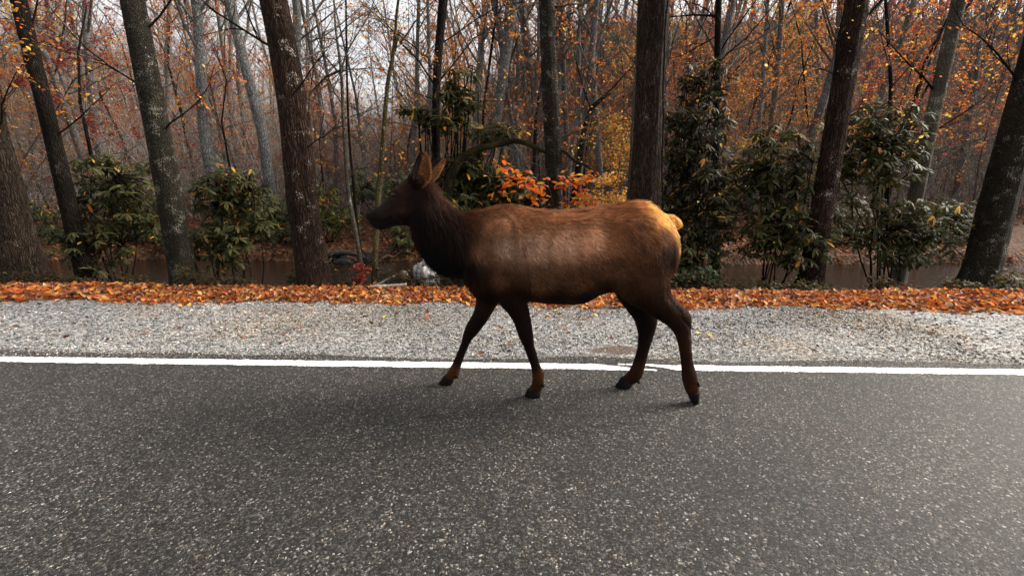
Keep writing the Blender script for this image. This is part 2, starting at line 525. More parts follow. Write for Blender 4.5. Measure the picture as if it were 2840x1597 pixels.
xs = np.unique(np.concatenate([np.linspace(-150, -14, 50), np.linspace(-14, 14, 141), np.linspace(14, 150, 50)]))
ys = np.unique(np.concatenate([np.linspace(-60, -6, 28), np.linspace(-6, 3, 8), np.linspace(3, 16, 90), np.linspace(16, 150, 80)]))
mb = MB(); mb.add(*grid(xs, ys, terrain))
ground = mb.build('ground', M['ground']); tag(ground, kind='structure')
ground['label'] = 'brown forest floor rising to the wooded hillside'

# road, gravel shoulder, stream
def strip(name, s0, s1, z, mat, nx=240, ns=6, amp=0.0, x0=-60, x1=60, zamp=0.0):
    xs = np.linspace(x0, x1, nx)
    mb = MB(); t = np.linspace(0, 1, ns)
    a = s0 + amp * (vnoise(xs * 1.3, xs * 0 + 2) - .5) * 2; b = s1 + amp * (vnoise(xs * 1.7 + 40, xs * 0 + 8) - .5) * 2
    S = a[None, :] * (1 - t[:, None]) + b[None, :] * t[:, None]
    X = np.tile(xs, (ns, 1)); Y = yl(X) + S
    Z = z + zamp * (vnoise(X * 2.2, Y * 2.2) - .5)
    v = np.stack([X, Y, Z], -1).reshape(-1, 3)
    i = np.arange(ns - 1)[:, None]; j = np.arange(nx - 1)[None, :]; q = i * nx + j
    mb.add(v, np.stack([q, q + 1, q + nx + 1, q + nx], -1).reshape(-1, 4))
    o = mb.build(name, mat); tag(o, kind='structure'); return o
road = strip('road', -7.4, .17, 0.0, M['asphalt'], amp=.055, nx=900)
road['label'] = 'dark speckled asphalt road with a white edge line'
shoulder = strip('gravel_shoulder', .02, 2.0, -.008, M['gravel_bed'], amp=.03, zamp=.006, ns=24, nx=400)
shoulder['label'] = 'pale grey gravel shoulder along the road'
far_verge = strip('gravel_verge', -8.6, -7.3, -.008, M['gravel_bed'], amp=.05)
stream = strip('stream', 3.3, 8.2, WATER_Z, M['water'], x0=-60, x1=60)
stream['label'] = 'dark brown stream behind the leaf strewn bank'

def painted(x0, x1, w0, w1, off0, off1, n=260, seed=1):
    """ragged painted stripe; width and offset change from one end to the other"""
    rng = np.random.default_rng(seed)
    xs = np.linspace(x0, x1, n)
    f = (xs - x0) / (x1 - x0)
    w = np.interp(f, np.linspace(0, 1, len(w0)), w0) if hasattr(w0, '__len__') else w0 + (w1 - w0) * f
    off = np.interp(f, np.linspace(0, 1, len(off0)), off0) if hasattr(off0, '__len__') else off0 + (off1 - off0) * f
    e0 = off - w / 2 + rng.normal(0, .0035, n) + (vnoise(xs * 14, xs * 0 + seed) - .5) * .012
    e1 = off + w / 2 + rng.normal(0, .0035, n) + (vnoise(xs * 14, xs * 0 + seed + 9) - .5) * .012
    m = .5 * (e0 + e1)
    rows = [e0, m, e1]
    v = np.concatenate([np.stack([xs, yl(xs) + r, np.full(n, .004)], -1) for r in rows])
    i = np.arange(2)[:, None]; j = np.arange(n - 1)[None, :]; q = i * n + j
    mb = MB(); mb.add(v, np.stack([q, q + 1, q + n + 1, q + n], -1).reshape(-1, 4))
    o = mb.build('painted_line', M['paint'], road)
    return o
xk0, xk1 = G(1655, 1020).x, G(1822, 1027).x
painted(-30, xk0, .100, .100, 0, 0, n=3000, seed=1)
painted(xk0 + .002, xk1, [.098, .085, .06, .03, .012], None, [-.002, -.016, -.03, -.044, -.05], None, n=70, seed=2)
xk2 = G(1715, 1013).x
painted(xk2, xk2 + .48, [.012, .03, .032, .06, .095], None, [.055, .05, .045, .02, -.004], None, n=70, seed=3)
painted(xk2 + .482, 30, .098, .1, 0, 0, n=2600, seed=4)

# ------------------------------------------------------------------ gravel stones and fallen leaves
rng = np.random.default_rng(11)
DIRT = G(1708, 968)                 # bare patch of brown dirt in the gravel
def stones(n, x0, x1, s0, s1, smin, smax, pal, seed):
    rng = np.random.default_rng(seed)
    base = np.array([(1, 0, 0), (-1, 0, 0), (0, 1, 0), (0, -1, 0), (0, 0, 1), (0, 0, -.6)], float)
    tf = np.array([(0, 2, 4), (2, 1, 4), (1, 3, 4), (3, 0, 4), (2, 0, 5), (1, 2, 5), (3, 1, 5), (0, 3, 5)])
    x = rng.uniform(x0, x1, n); s = s0 + (s1 - s0) * rng.random(n) ** .8
    ex, ey = (x - DIRT.x) / .34, (yl(x) + s - DIRT.y) / .15
    keep = (ex ** 2 + ey ** 2 + .5 * (vnoise(x * 9, s * 9) - .5) > 1) | (rng.random(n) < .22)
    x, s = x[keep], s[keep]; n = len(x)
    size = smin + (smax - smin) * rng.random(n) ** 3
    jit = rng.uniform(.55, 1.25, (n, 6, 1))
    v = base[None] * jit + rng.normal(0, .15, (n, 6, 3))
    a = rng.uniform(0, 6.28, n); c, sn = np.cos(a), np.sin(a)
    v = np.stack([v[..., 0] * c[:, None] - v[..., 1] * sn[:, None], v[..., 0] * sn[:, None] + v[..., 1] * c[:, None], v[..., 2] * rng.uniform(.4, .75, (n, 1))], -1)
    v = v * size[:, None, None]
    pos = np.stack([x, yl(x) + s, np.where(s < .25, .001, -.008) + size * .15], -1)
    v = v + pos[:, None, :]
    t = (tf[None] + (np.arange(n) * 6)[:, None, None]).reshape(-1, 3)
    mb = MB(); patch = .62 + .75 * vnoise(x * 1.1 + 4, s * 2.6 + 9) * (.6 + .8 * vnoise(x * 6, s * 9 + 3))      # worn and dirty patches
    cl = pick(rng, pal, n, .25) * patch[:, None]; tan_ = sstep(.55, .8, vnoise(x * .8 + 11, s * 1.5 + 2))[:, None]
    cl = cl * (1 - tan_ * np.array([.05, .18, .34]))
    mb.add(v.reshape(-1, 3), None, t, np.repeat(cl, 6, axis=0))
    return mb
GP = [(.40, .40, .395), (.25, .25, .25), (.17, .17, .172), (.06, .06, .062), (.44, .42, .38), (.035, .035, .036), (.34, .27, .2), (.07, .07, .072)]
mb = stones(64000, -4.2, 4.2, .15, 1.9, .003, .012, GP, 3)
m2 = stones(16000, -9, 9, .2, 1.9, .006, .02, GP, 4)
for vv, tt, cc in zip(m2.v, m2.t, m2.c): mb.add(vv, None, tt, cc)
m2 = stones(9000, -6, 6, .06, .3, .003, .009, GP, 6)
for vv, tt, cc in zip(m2.v, m2.t, m2.c): mb.add(vv, None, tt, cc)
g = mb.build('gravel', M['stone'], smooth=False, colors=True)
tag(g, 'loose pale grey crushed gravel on the road shoulder', 'gravel', kind='stuff')

BP0 = [(.2, .07, .03), (.13, .05, .03), (.3, .12, .05), (.09, .04, .025)]
LP = [(.10, .035, .02), (.42, .22, .10), (.18, .05, .022), (.52, .13, .02), (.50, .15, .03), (.42, .10, .022), (.55, .22, .05), (.33, .07, .018), (.24, .07, .03), (.62, .33, .12), (.5, .30, .18), (.16, .055, .028), (.60, .26, .04), (.46, .12, .02)]
def litter(n, x0, x1, s0, s1, size, seed, pal=LP, edge=0.0):
    rng = np.random.default_rng(seed)
    x = rng.uniform(x0, x1, n); s = rng.uniform(s0, s1, n)
    keep = (s > s0 + edge * (vnoise(x * 1.3, x * 0 + 5) * .7 + .5 * vnoise(x * 4.3, x * 0 + 2) + .6 * rng.random(n) ** 2 - .25))
    x, s = x[keep], s[keep]; n = len(x)
    y = yl(x) + s
    z = terrain(x, y) + .010 + rng.random(n) * .022 * sstep(s0, s0 + .4, s)
    mb = MB()
    h = n * 2 // 3
    rot = rand_rot(rng, n, .42)
    sz = rng.uniform(*size, n)
    col = pick(rng, pal, n, .22)
    p = np.stack([x, y, z], -1)
    scatter(mb, 'crumpled', p[:h], rot[:h], sz[:h], col[:h]); scatter(mb, 'oval', p[h:], rot[h:], sz[h:], col[h:])
    return mb
def merge(a, b):
    off = 0
    for i, vv in enumerate(b.v): pass
    v = np.concatenate(b.v); q = np.concatenate(b.q); a.add(v, q, None, np.concatenate(b.c))
mb = litter(24000, -5.0, 5.0, 1.52, 2.44, (.03, .075), 21, edge=.36)
merge(mb, litter(260, -6, 6, .35, 1.7, (.03, .06), 29, BP0)); merge(mb, litter(12000, -13, -5, 1.52, 2.6, (.045, .10), 22, edge=.30)); merge(mb, litter(12000, 5, 13, 1.52, 2.6, (.045, .10), 23, edge=.30))
lo = mb.build('fallen_leaves', M['dead_leaf'], colors=True)
tag(lo, 'deep carpet of orange and brown fallen leaves beside the gravel', 'leaves', kind='stuff')
BP = [(.13, .05, .025), (.2, .07, .03), (.09, .035, .02), (.26, .09, .035), (.3, .14, .06)]
mb = litter(6000, -12, 12, 2.5, 4.2, (.06, .11), 24, BP)
merge(mb, litter(14000, -13, 13, 7.7, 14, (.07, .14), 25, BP))
merge(mb, litter(12000, -28, 28, 13, 30, (.12, .24), 26, BP))
lo = mb.build('leaf_litter', M['dead_leaf'], colors=True)
tag(lo, 'dull brown leaf litter on the stream banks and forest floor', 'leaves', kind='stuff')

# ------------------------------------------------------------------ the elk
YF, YR = 2.68, 2.60                       # depth of the body's mid-plane at shoulder and hip
def yb(u): return YF + (YR - YF) * (u - 1400.0) / 400.0 if u > 1400 else YF + (1400 - u) * .0001

def loft(mb, secs, nseg, ring=28, cap=True):
    """secs rows: u_top, v_top, u_bot, v_bot, half width, depth Y, squareness"""
    S = spline(np.array(secs, float), nseg)
    rings = []
    for r in S:
        a = np.array(P(r[0], r[1], r[5])); b = np.array(P(r[2], r[3], r[5]))
        c = (a + b) / 2; h = (a - b) / 2
        th = np.arange(ring) * 2 * math.pi / ring
        e = r[6]
        cs = np.sign(np.cos(th)) * np.abs(np.cos(th)) ** e; sn = np.sign(np.sin(th)) * np.abs(np.sin(th)) ** e
        w = max(r[4], .003)
        pear = 1 - .10 * np.cos(th) * (1 if w > .15 else 0)     # deeper flank below, narrower back
        rings.append(c[None] + cs[:, None] * h[None] + (sn * w * pear)[:, None] * np.array([0, 1.0, 0])[None])
    n = len(rings); v = np.concatenate(rings)
    i = np.arange(n - 1)[:, None]; j = np.arange(ring)[None, :]; k = (j + 1) % ring
    q = np.stack([i * ring + j, i * ring + k, (i + 1) * ring + k, (i + 1) * ring + j], -1).reshape(-1, 4)
    t = []
    if cap:
        v = np.concatenate([v, rings[0].mean(0)[None], rings[-1].mean(0)[None]])
        for jj in range(ring):
            kk = (jj + 1) % ring
            t.append((n * ring, kk, jj)); t.append((n * ring + 1, (n - 1) * ring + jj, (n - 1) * ring + kk))
    mb.add(v, q, t)

def ell(mb, u, v, Y, ru, rv, ry, ang=0.0):
    """muscle: ellipsoid with radii in photograph pixels (ru, rv) and metres (ry)"""
    c = np.array(P(u, v, Y)); sc = (np.array(P(u + 1, v, Y)) - c)[0]
    th = np.linspace(0, math.pi, 13)[1:-1]; ph = np.arange(20) * 2 * math.pi / 20
    T, F_ = np.meshgrid(th, ph, indexing='ij')
    x = np.sin(T) * np.cos(F_) * ru * sc; y = np.sin(T) * np.sin(F_) * ry; z = np.cos(T) * rv * sc
    ca, sa = math.cos(ang), math.sin(ang)
    v_ = np.stack([x * ca - z * sa, y, x * sa + z * ca], -1).reshape(-1, 3) + c
    i = np.arange(10)[:, None]; j = np.arange(20)[None, :]; k = (j + 1) % 20
    q = np.stack([i * 20 + j, i * 20 + k, (i + 1) * 20 + k, (i + 1) * 20 + j], -1).reshape(-1, 4)
    top = c + np.array([-sa, 0, ca]) * rv * sc; bot = c - np.array([-sa, 0, ca]) * rv * sc
    t = [(220, (j_ + 1) % 20, j_) for j_ in range(20)] + [(221, 200 + j_, 200 + (j_ + 1) % 20) for j_ in range(20)]
    mb.add(np.concatenate([v_, top[None], bot[None]]), q, t)

yh = lambda u: yb(u)
trunk_secs = [
    (1022, 592, 1025, 613, .026, 0, .9), (1028, 585, 1031, 624, .041, 0, .9), (1037, 579, 1041, 634, .047, 0, .9), (1051, 572, 1056, 639, .049, 0, .92),
    (1065, 562, 1072, 637, .053, 0, .92), (1079, 548, 1090, 629, .063, 0, .95), (1086, 525, 1110, 625, .081, 0, 1), (1102, 514, 1131, 625, .095, 0, 1),
    (1122, 500, 1144, 634, .092, 0, 1), (1145, 487, 1150, 655, .090, 0, 1), (1178, 492, 1160, 682, .094, 0, 1), (1202, 512, 1180, 712, .104, 0, 1),
    (1222, 543, 1205, 738, .118, 0, 1), (1247, 571, 1235, 748, .136, 0, 1), (1275, 588, 1262, 748, .160, 0, 1), (1308, 588, 1284, 760, .180, 0, 1),
    (1340, 582, 1300, 788, .195, 0, 1), (1375, 572, 1322, 818, .205, 0, 1), (1411, 568, 1372, 834, .215, 0, 1), (1450, 573, 1442, 830, .230, 0, .96),
    (1500, 582, 1497, 833, .246, 0, .95), (1560, 584, 1555, 836, .254, 0, .95), (1620, 579, 1612, 835, .250, 0, .95), (1680, 572, 1656, 815, .235, 0, 1),
    (1730, 565, 1700, 806, .220, 0, 1), (1768, 561, 1750, 810, .210, 0, 1), (1800, 568, 1795, 806, .195, 0, 1), (1832, 590, 1832, 790, .165, 0, 1),
    (1858, 612, 1857, 765, .125, 0, 1), (1874, 640, 1872, 730, .075, 0, 1), (1880, 660, 1879, 700, .03, 0, 1)]
trunk_secs = [(a, b, c, d, w, yb((a + c) / 2), e) for a, b, c, d, w, _, e in trunk_secs]
def leg(rows, y0, y1):
    out = []
    vs = [r[1] for r in rows]
    for (a, b, c, d, w) in rows:
        g_ = 1 + .11 * min(max((b - 850) / 60, 0), 1); mu, mv = (a + c) / 2, (b + d) / 2      # make up for what smoothing takes off thin legs
        a, b, c, d, w = mu + (a - mu) * g_, mv + (b - mv) * g_, mu + (c - mu) * g_, mv + (d - mv) * g_, w * g_
        f = (0.5 * (b + d) - rows[0][1]) / (rows[-1][1] - rows[0][1])
        out.append((a, b, c, d, w, y0 + (y1 - y0) * min(max(f, 0), 1), 1))
    return out
front_near = leg([(1352, 690, 1462, 690, .055), (1365, 770, 1466, 765, .066), (1384, 836, 1463, 829, .060), (1410, 868, 1467, 864, .047), (1428, 897, 1472, 895, .041), (1440, 932, 1477, 930, .035),
                  (1454, 962, 1480, 956, .031), (1464, 990, 1489, 985, .024), (1473, 1016, 1497, 1012, .024), (1478, 1040, 1507, 1036, .031), (1477, 1060, 1506, 1056, .031), (1468, 1080, 1499, 1086, .030), (1466, 1087, 1497, 1093, .024)], 2.55, 2.59)
front_far = leg([(1330, 690, 1430, 690, .055), (1322, 780, 1412, 790, .06), (1320, 838, 1380, 842, .05), (1311, 873, 1360, 874, .044), (1296, 899, 1344, 897, .04), (1287, 924, 1322, 926, .034),
                 (1280, 950, 1306, 944, .03), (1269, 977, 1293, 972, .024), (1258, 1003, 1284, 996, .024), (1247, 1023, 1276, 1020, .031), (1238, 1038, 1270, 1040, .031), (1232, 1046, 1256, 1054, .026)], 2.81, 2.774)
hind_far = leg([(1690, 690, 1850, 700, .085), (1696, 780, 1845, 800, .09), (1712, 825, 1832, 842, .07), (1735, 855, 1820, 862, .05), (1757, 882, 1822, 880, .042), (1768, 908, 1818, 906, .034), (1772, 934, 1809, 936, .029),
                (1769, 964, 1800, 966, .026), (1762, 991, 1792, 995, .025), (1752, 1020, 1784, 1024, .031), (1740, 1036, 1775, 1048, .031), (1726, 1050, 1750, 1067, .027)], 2.73, 2.718)
hind_near = leg([(1685, 680, 1872, 690, .09), (1697, 770, 1858, 775, .105), (1725, 826, 1862, 815, .085), (1785, 861, 1886, 843, .062), (1832, 888, 1907, 864, .048), (1858, 905, 1914, 880, .041), (1873, 926, 1914, 908, .035),
                 (1881, 949, 1915, 941, .030), (1886, 974, 1917, 972, .027), (1890, 1003, 1920, 999, .026), (1893, 1038, 1928, 1032, .031), (1897, 1064, 1933, 1057, .031), (1906, 1090, 1936, 1084, .029)], 2.48, 2.50)
mb = MB()
loft(mb, trunk_secs, 120, 32)
for L in (front_near, front_far, hind_far, hind_near): loft(mb, L, 60, 20)
loft(mb, [(1835, 594, 1835, 640, .05, yb(1800), 1), (1858, 595, 1856, 635, .04, yb(1800), 1), (1874, 600, 1868, 634, .034, yb(1800), 1), (1888, 611, 1876, 636, .028, yb(1800), 1), (1893, 624, 1882, 634, .016, yb(1800), 1)], 20, 16)
# shoulder blade, forearm, thigh and jaw muscles give the coat its relief
for s, yc in ((-1, 2.68), (1, 2.68)):
    ell(mb, 1396, 672, yc + s * .120, 50, 66, .088, R(-14))
    ell(mb, 1392, 755, yc + s * .125, 58, 66, .095, R(10))
for s, yc in ((-1, 2.60), (1, 2.60)):
    ell(mb, 1738, 650, yc + s * .105, 70, 52, .095, R(8))
    ell(mb, 1795, 720, yc + s * .12, 66, 92, .105, R(4))
    ell(mb, 1722, 770, yc + s * .145, 38, 52, .07, R(20))
for s in (-1, 1):
    ell(mb, 1120, 588, yb(1100) + s * .052, 34, 28, .050, R(10))
    ell(mb, 1098, 533, yb(1100) + s * .055, 15, 10, .028, R(20))
    ell(mb, 1040, 604, yb(1040) + s * .018, 18, 17, .032); ell(mb, 1056, 624, yb(1056) + s * .012, 18, 12, .030)
    ell(mb, 1152, 500, yb(1150) + s * .065, 22, 20, .04)
raw = mb.mesh('elk_raw')
tmp = bpy.data.objects.new('tmp', raw); COL.objects.link(tmp)
rm = tmp.modifiers.new('r', 'REMESH'); rm.mode = 'VOXEL'; rm.voxel_size = .0085
sm = tmp.modifiers.new('s', 'SMOOTH'); sm.factor = .5; sm.iterations = 14
dg = bpy.context.evaluated_depsgraph_get()
body_me = bpy.data.meshes.new_from_object(tmp.evaluated_get(dg))
bpy.data.objects.remove(tmp, do_unlink=True)
body_me.name = 'elk_body'

# coat map: where on the animal, which way the hair lies, how long it is, and its colour, some highlights painted in
CO = [  # u, v, du, dv(up), length, colour
    (1030, 602, 1, .2, .004, (.010, .008, .008)), (1046, 592, 1, .3, .006, (.055, .036, .028)), (1045, 622, 1, 0, .006, (.020, .012, .009)), (1068, 598, 1, .2, .008, (.055, .031, .021)), (1060, 615, 1, .1, .006, (.018, .010, .007)), (1075, 562, 1, .6, .008, (.042, .022, .014)),  # paler muzzle side is a highlight painted into the coat
    (1112, 580, 1, -.2, .012, (.075, .034, .017)), (1100, 612, 1, -.2, .012, (.028, .012, .007)), (1096, 541, 1, .2, .006, (.020, .010, .006)), (1104, 530, 1, .4, .008, (.075, .036, .019)), (1086, 549, 1, .4, .006, (.070, .036, .021)), (1110, 520, 1, .7, .012, (.075, .032, .015)),
    (1135, 495, .8, .6, .02, (.050, .021, .011)), (1150, 540, 1, -.4, .018, (.032, .014, .008)), (1140, 610, .6, -1, .03, (.026, .011, .006)),
    (1195, 505, .7, -.8, .045, (.085, .030, .012)), (1225, 550, .7, -.8, .05, (.085, .030, .012)), (1190, 570, .3, -1, .05, (.052, .020, .010)), (1165, 620, .2, -1, .05, (.040, .015, .008)), (1150, 655, .2, -1, .05, (.075, .022, .008)),
    (1210, 640, .3, -1, .055, (.048, .019, .010)), (1180, 690, .3, -1, .06, (.020, .009, .006)), (1215, 715, .4, -1, .075, (.010, .006, .005)), (1235, 745, .4, -1, .085, (.008, .005, .004)), (1260, 735, .4, -1, .065, (.012, .007, .005)),
    (1280, 592, .9, -.4, .045, (.10, .038, .016)), (1255, 610, .6, -.8, .05, (.075, .028, .013)), (1265, 680, .35, -1, .055, (.050, .021, .011)), (1290, 740, .4, -1, .04, (.05, .024, .014)),
    (1330, 588, 1, -.3, .035, (.13, .050, .020)), (1400, 573, 1, -.25, .03, (.13, .052, .022)), (1360, 620, .7, -.6, .025, (.16, .088, .052)), (1330, 690, .5, -.9, .025, (.14, .082, .053)), (1400, 680, .5, -.9, .02, (.19, .128, .092)), (1400, 610, .7, -.6, .022, (.18, .095, .05)),
    (1390, 770, .3, -1, .022, (.115, .060, .035)), (1320, 780, .4, -1, .03, (.055, .025, .014)), (1345, 825, .5, -.8, .03, (.035, .016, .010)), (1420, 825, .2, -1, .02, (.040, .018, .010)),
    (1460, 600, 1, -.35, .028, (.17, .078, .036)), (1530, 595, 1, -.35, .028, (.17, .078, .036)), (1600, 595, 1, -.35, .03, (.18, .082, .038)), (1480, 680, .75, -.7, .024, (.22, .150, .108)), (1560, 670, .75, -.75, .025, (.26, .168, .115)), (1640, 660, .7, -.75, .026, (.28, .170, .108)),  # tan flank, lightened further to paint in the sheen of the sky
    (1500, 770, .8, -.6, .025, (.135, .075, .045)), (1600, 770, .8, -.6, .025, (.125, .064, .036)), (1530, 825, 1, -.2, .025, (.050, .022, .012)), (1620, 822, 1, -.1, .022, (.035, .016, .010)), (1660, 795, .9, -.3, .02, (.065, .032, .018)),
    (1690, 590, 1, -.4, .034, (.17, .075, .034)), (1690, 660, .7, -.6, .028, (.17, .090, .050)), (1680, 740, .7, -.6, .024, (.12, .060, .034)), (1735, 578, 1, -.4, .045, (.17, .068, .028)), (1760, 620, .9, -.6, .032, (.13, .060, .030)), (1770, 690, .6, -.8, .026, (.13, .066, .037)), (1790, 760, .3, -1, .022, (.095, .046, .025)),
    (1778, 570, .9, -.6, .05, (.20, .09, .035)), (1800, 566, .9, -.6, .045, (.56, .33, .13)), (1838, 612, .7, -.7, .03, (.56, .33, .13)), (1805, 585, .8, -.6, .05, (.54, .31, .12)), (1825, 596, .8, -.7, .034, (.56, .33, .13)), (1852, 615, .7, -.7, .024, (.60, .36, .15)), (1870, 645, .3, -1, .026, (.62, .38, .16)), (1879, 680, .1, -1, .028, (.60, .37, .16)), (1876, 712, .1, -1, .032, (.16, .07, .03)),
    (1828, 650, .5, -.9, .034, (.13, .055, .024)), (1850, 690, .3, -1, .03, (.045, .019, .010)), (1858, 722, .2, -1, .028, (.030, .014, .009)), (1845, 760, .1, -1, .026, (.085, .040, .021)), (1858, 800, .1, -1, .024, (.080, .036, .018)), (1820, 815, .2, -1, .02, (.070, .033, .018)),
    (1890, 615, .6, -.6, .018, (.66, .40, .15)), (1875, 625, .5, -.8, .014, (.50, .25, .08)),
    (1720, 790, .4, -.9, .02, (.075, .035, .019)), (1760, 840, .3, -1, .016, (.050, .023, .012)), (1870, 850, .3, -1, .016, (.075, .034, .017)), (1885, 880, .2, -1, .014, (.060, .027, .013)), (1900, 930, 0, -1, .012, (.080, .032, .013)), (1902, 980, 0, -1, .012, (.062, .026, .012)), (1912, 1030, 0, -1, .014, (.070, .028, .012)), (1928, 1040, 0, -1, .016, (0.118, 0.0434, 0.0136)), (1915, 1075, 0, -1, .012, (.085, .032, .012)), (1925, 1090, 0, -1, .01, (0.136, 0.0527, 0.0186)),  # orange of the fetlocks includes a painted sunlit rim
    (1790, 880, .1, -1, .014, (.035, .016, .009)), (1790, 940, -.1, -1, .012, (.030, .013, .008)), (1775, 1000, -.2, -1, .012, (.034, .015, .008)), (1780, 1035, -.1, -1, .014, (0.081, 0.0298, 0.0099)), (1745, 1045, -.3, -1, .012, (0.068, 0.0260, 0.0093)),
    (1430, 870, .2, -1, .014, (.036, .016, .009)), (1455, 930, .2, -1, .012, (.030, .013, .008)), (1475, 990, .1, -1, .012, (.032, .014, .008)), (1500, 1025, .1, -1, .016, (0.105, 0.0384, 0.0124)), (1485, 1060, 0, -1, .012, (.075, .029, .012)), (1485, 1085, 0, -1, .01, (0.112, 0.0434, 0.0161)),
    (1345, 860, -.3, -1, .014, (.060, .028, .015)), (1310, 910, -.3, -1, .012, (.036, .016, .009)), (1285, 960, -.3, -1, .012, (.030, .013, .008)), (1265, 1005, -.3, -1, .012, (.040, .017, .009)), (1250, 1035, -.3, -1, .012, (0.099, 0.0360, 0.0124))]
CO_p = np.array([np.array(P(c[0], c[1], yb(c[0]) - (.10 if c[0] < 1866 and c[1] < 830 else .0)))[[0, 2]] for c in CO])
CO_d = nrm(np.array([(c[2], c[3]) for c in CO], float)); CO_l = np.array([c[4] for c in CO]); CO_c = np.array([c[5] for c in CO]); CO_m = CO_c.mean(1, keepdims=True)
CO_c = CO_c * np.clip(CO_m / .085, .25, 1.75) ** .75
CO_c = CO_c * np.where(CO_m > .105, np.array([1.12, 1.03, .98]), np.array([1.2, 1.0, .82])) * np.where(CO_m > .09, 1.5, 1.15)
CO_c = np.clip(np.where(CO_m > .2, np.array([c[5] for c in CO]) * np.array([1.42, 1.38, 1.1]), CO_c), .003, .86)
CO_u = np.array([c[0] for c in CO])[:, None]; CO_v = np.array([c[1] for c in CO])[:, None]
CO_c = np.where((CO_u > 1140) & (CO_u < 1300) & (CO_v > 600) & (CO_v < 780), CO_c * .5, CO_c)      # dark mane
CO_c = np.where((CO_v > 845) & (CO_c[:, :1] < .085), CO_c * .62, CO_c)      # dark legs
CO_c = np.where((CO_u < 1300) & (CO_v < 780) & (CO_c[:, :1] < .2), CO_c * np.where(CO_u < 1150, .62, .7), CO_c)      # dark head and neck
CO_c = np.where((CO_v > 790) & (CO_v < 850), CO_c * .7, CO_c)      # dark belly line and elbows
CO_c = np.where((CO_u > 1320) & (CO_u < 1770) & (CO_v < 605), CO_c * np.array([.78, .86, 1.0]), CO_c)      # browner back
def coat(p, power=4.0):
    d = np.linalg.norm(p[:, None, [0, 2]] - CO_p[None], axis=-1)
    w = 1 / (d + .03) ** power
    w /= w.sum(1, keepdims=True)
    return w @ CO_d, w @ CO_l, np.exp(w @ np.log(CO_c))

# relief under the skin: grooves behind the shoulder and at the flank fold, ribs, mouth line
GROOVES = [([(1452, 690), (1462, 750), (1468, 815)], .011, .020), ([(1330, 640), (1318, 710), (1328, 790)], .010, .026), ([(1692, 806), (1700, 750), (1722, 700)], .010, .022), ([(1760, 620), (1800, 660), (1838, 730)], .006, .03), ([(1848, 760), (1846, 810), (1868, 850)], .007, .016),
           ([(1345, 610), (1395, 592), (1432, 625), (1440, 680)], -.010, .018), ([(1400, 760), (1430, 790)], .008, .03), ([(1035, 613), (1055, 617), (1075, 611), (1090, 601)], .006, .007), ([(1086, 548), (1078, 562), (1072, 570)], .004, .007), ([(1136, 560), (1140, 600), (1132, 622)], .006, .012), ([(1876, 870), (1902, 900), (1906, 925)], .006, .010)]
nv = len(body_me.vertices)
bv = np.empty(nv * 3, np.float32); body_me.vertices.foreach_get('co', bv); bv = bv.reshape(-1, 3).astype(float)
bn = np.empty(nv * 3, np.float32); body_me.vertices.foreach_get('normal', bn); bn = bn.reshape(-1, 3).astype(float)
disp = np.zeros(nv)
for pts, dep, wid in GROOVES:
    S = spline(np.array([(np.array(P(u, v, yb(u) - .12 if u > 1140 and v < 840 else yb(u) - .05)))[[0, 2]] for u, v in pts]), 30)
    d = np.sqrt(((bv[:, None, [0, 2]] - S[None]) ** 2).sum(-1)).min(1)
    disp -= dep * np.exp(-(d / wid) ** 2) * np.clip(np.abs(bn[:, 1]) * 1.5, 0, 1)
rx = bv[:, 0] + .35 * bv[:, 2]
ribs = np.sin(rx * 2 * math.pi / .085) * .0022 * sstep(P(1470, 700, 2.5).x, P(1510, 700, 2.5).x, bv[:, 0]) * (1 - sstep(P(1600, 700, 2.5).x, P(1660, 700, 2.5).x, bv[:, 0])) * sstep(.72, .85, bv[:, 2]) * (1 - sstep(1.05, 1.2, bv[:, 2]))
disp += ribs
bv = bv + bn * disp[:, None]
body_me.vertices.foreach_set('co', bv.astype(np.float32).ravel()); body_me.update()
nv = len(body_me.vertices)
bv = np.empty(nv * 3, np.float32); body_me.vertices.foreach_get('co', bv); bv = bv.reshape(-1, 3).astype(float)
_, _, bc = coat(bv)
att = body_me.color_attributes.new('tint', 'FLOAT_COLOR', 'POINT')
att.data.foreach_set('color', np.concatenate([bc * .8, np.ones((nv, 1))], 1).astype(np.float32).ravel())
body_me.polygons.foreach_set('use_smooth', np.ones(len(body_me.polygons), dtype=bool))
body_me.materials.clear(); body_me.materials.append(M['coat'])
elk = thing('elk', 'brown cow elk walking along the road with pale tan rump and raised ears', 'elk', (0.12, 2.64, 0))
INV = Matrix.Translation(-Vector(elk.location))
def part(name, me, mat, parent=elk):
    o = obj(name, me, mat, parent)
    if parent is elk: o.matrix_parent_inverse = INV
    return o
body = part('body', body_me, None)

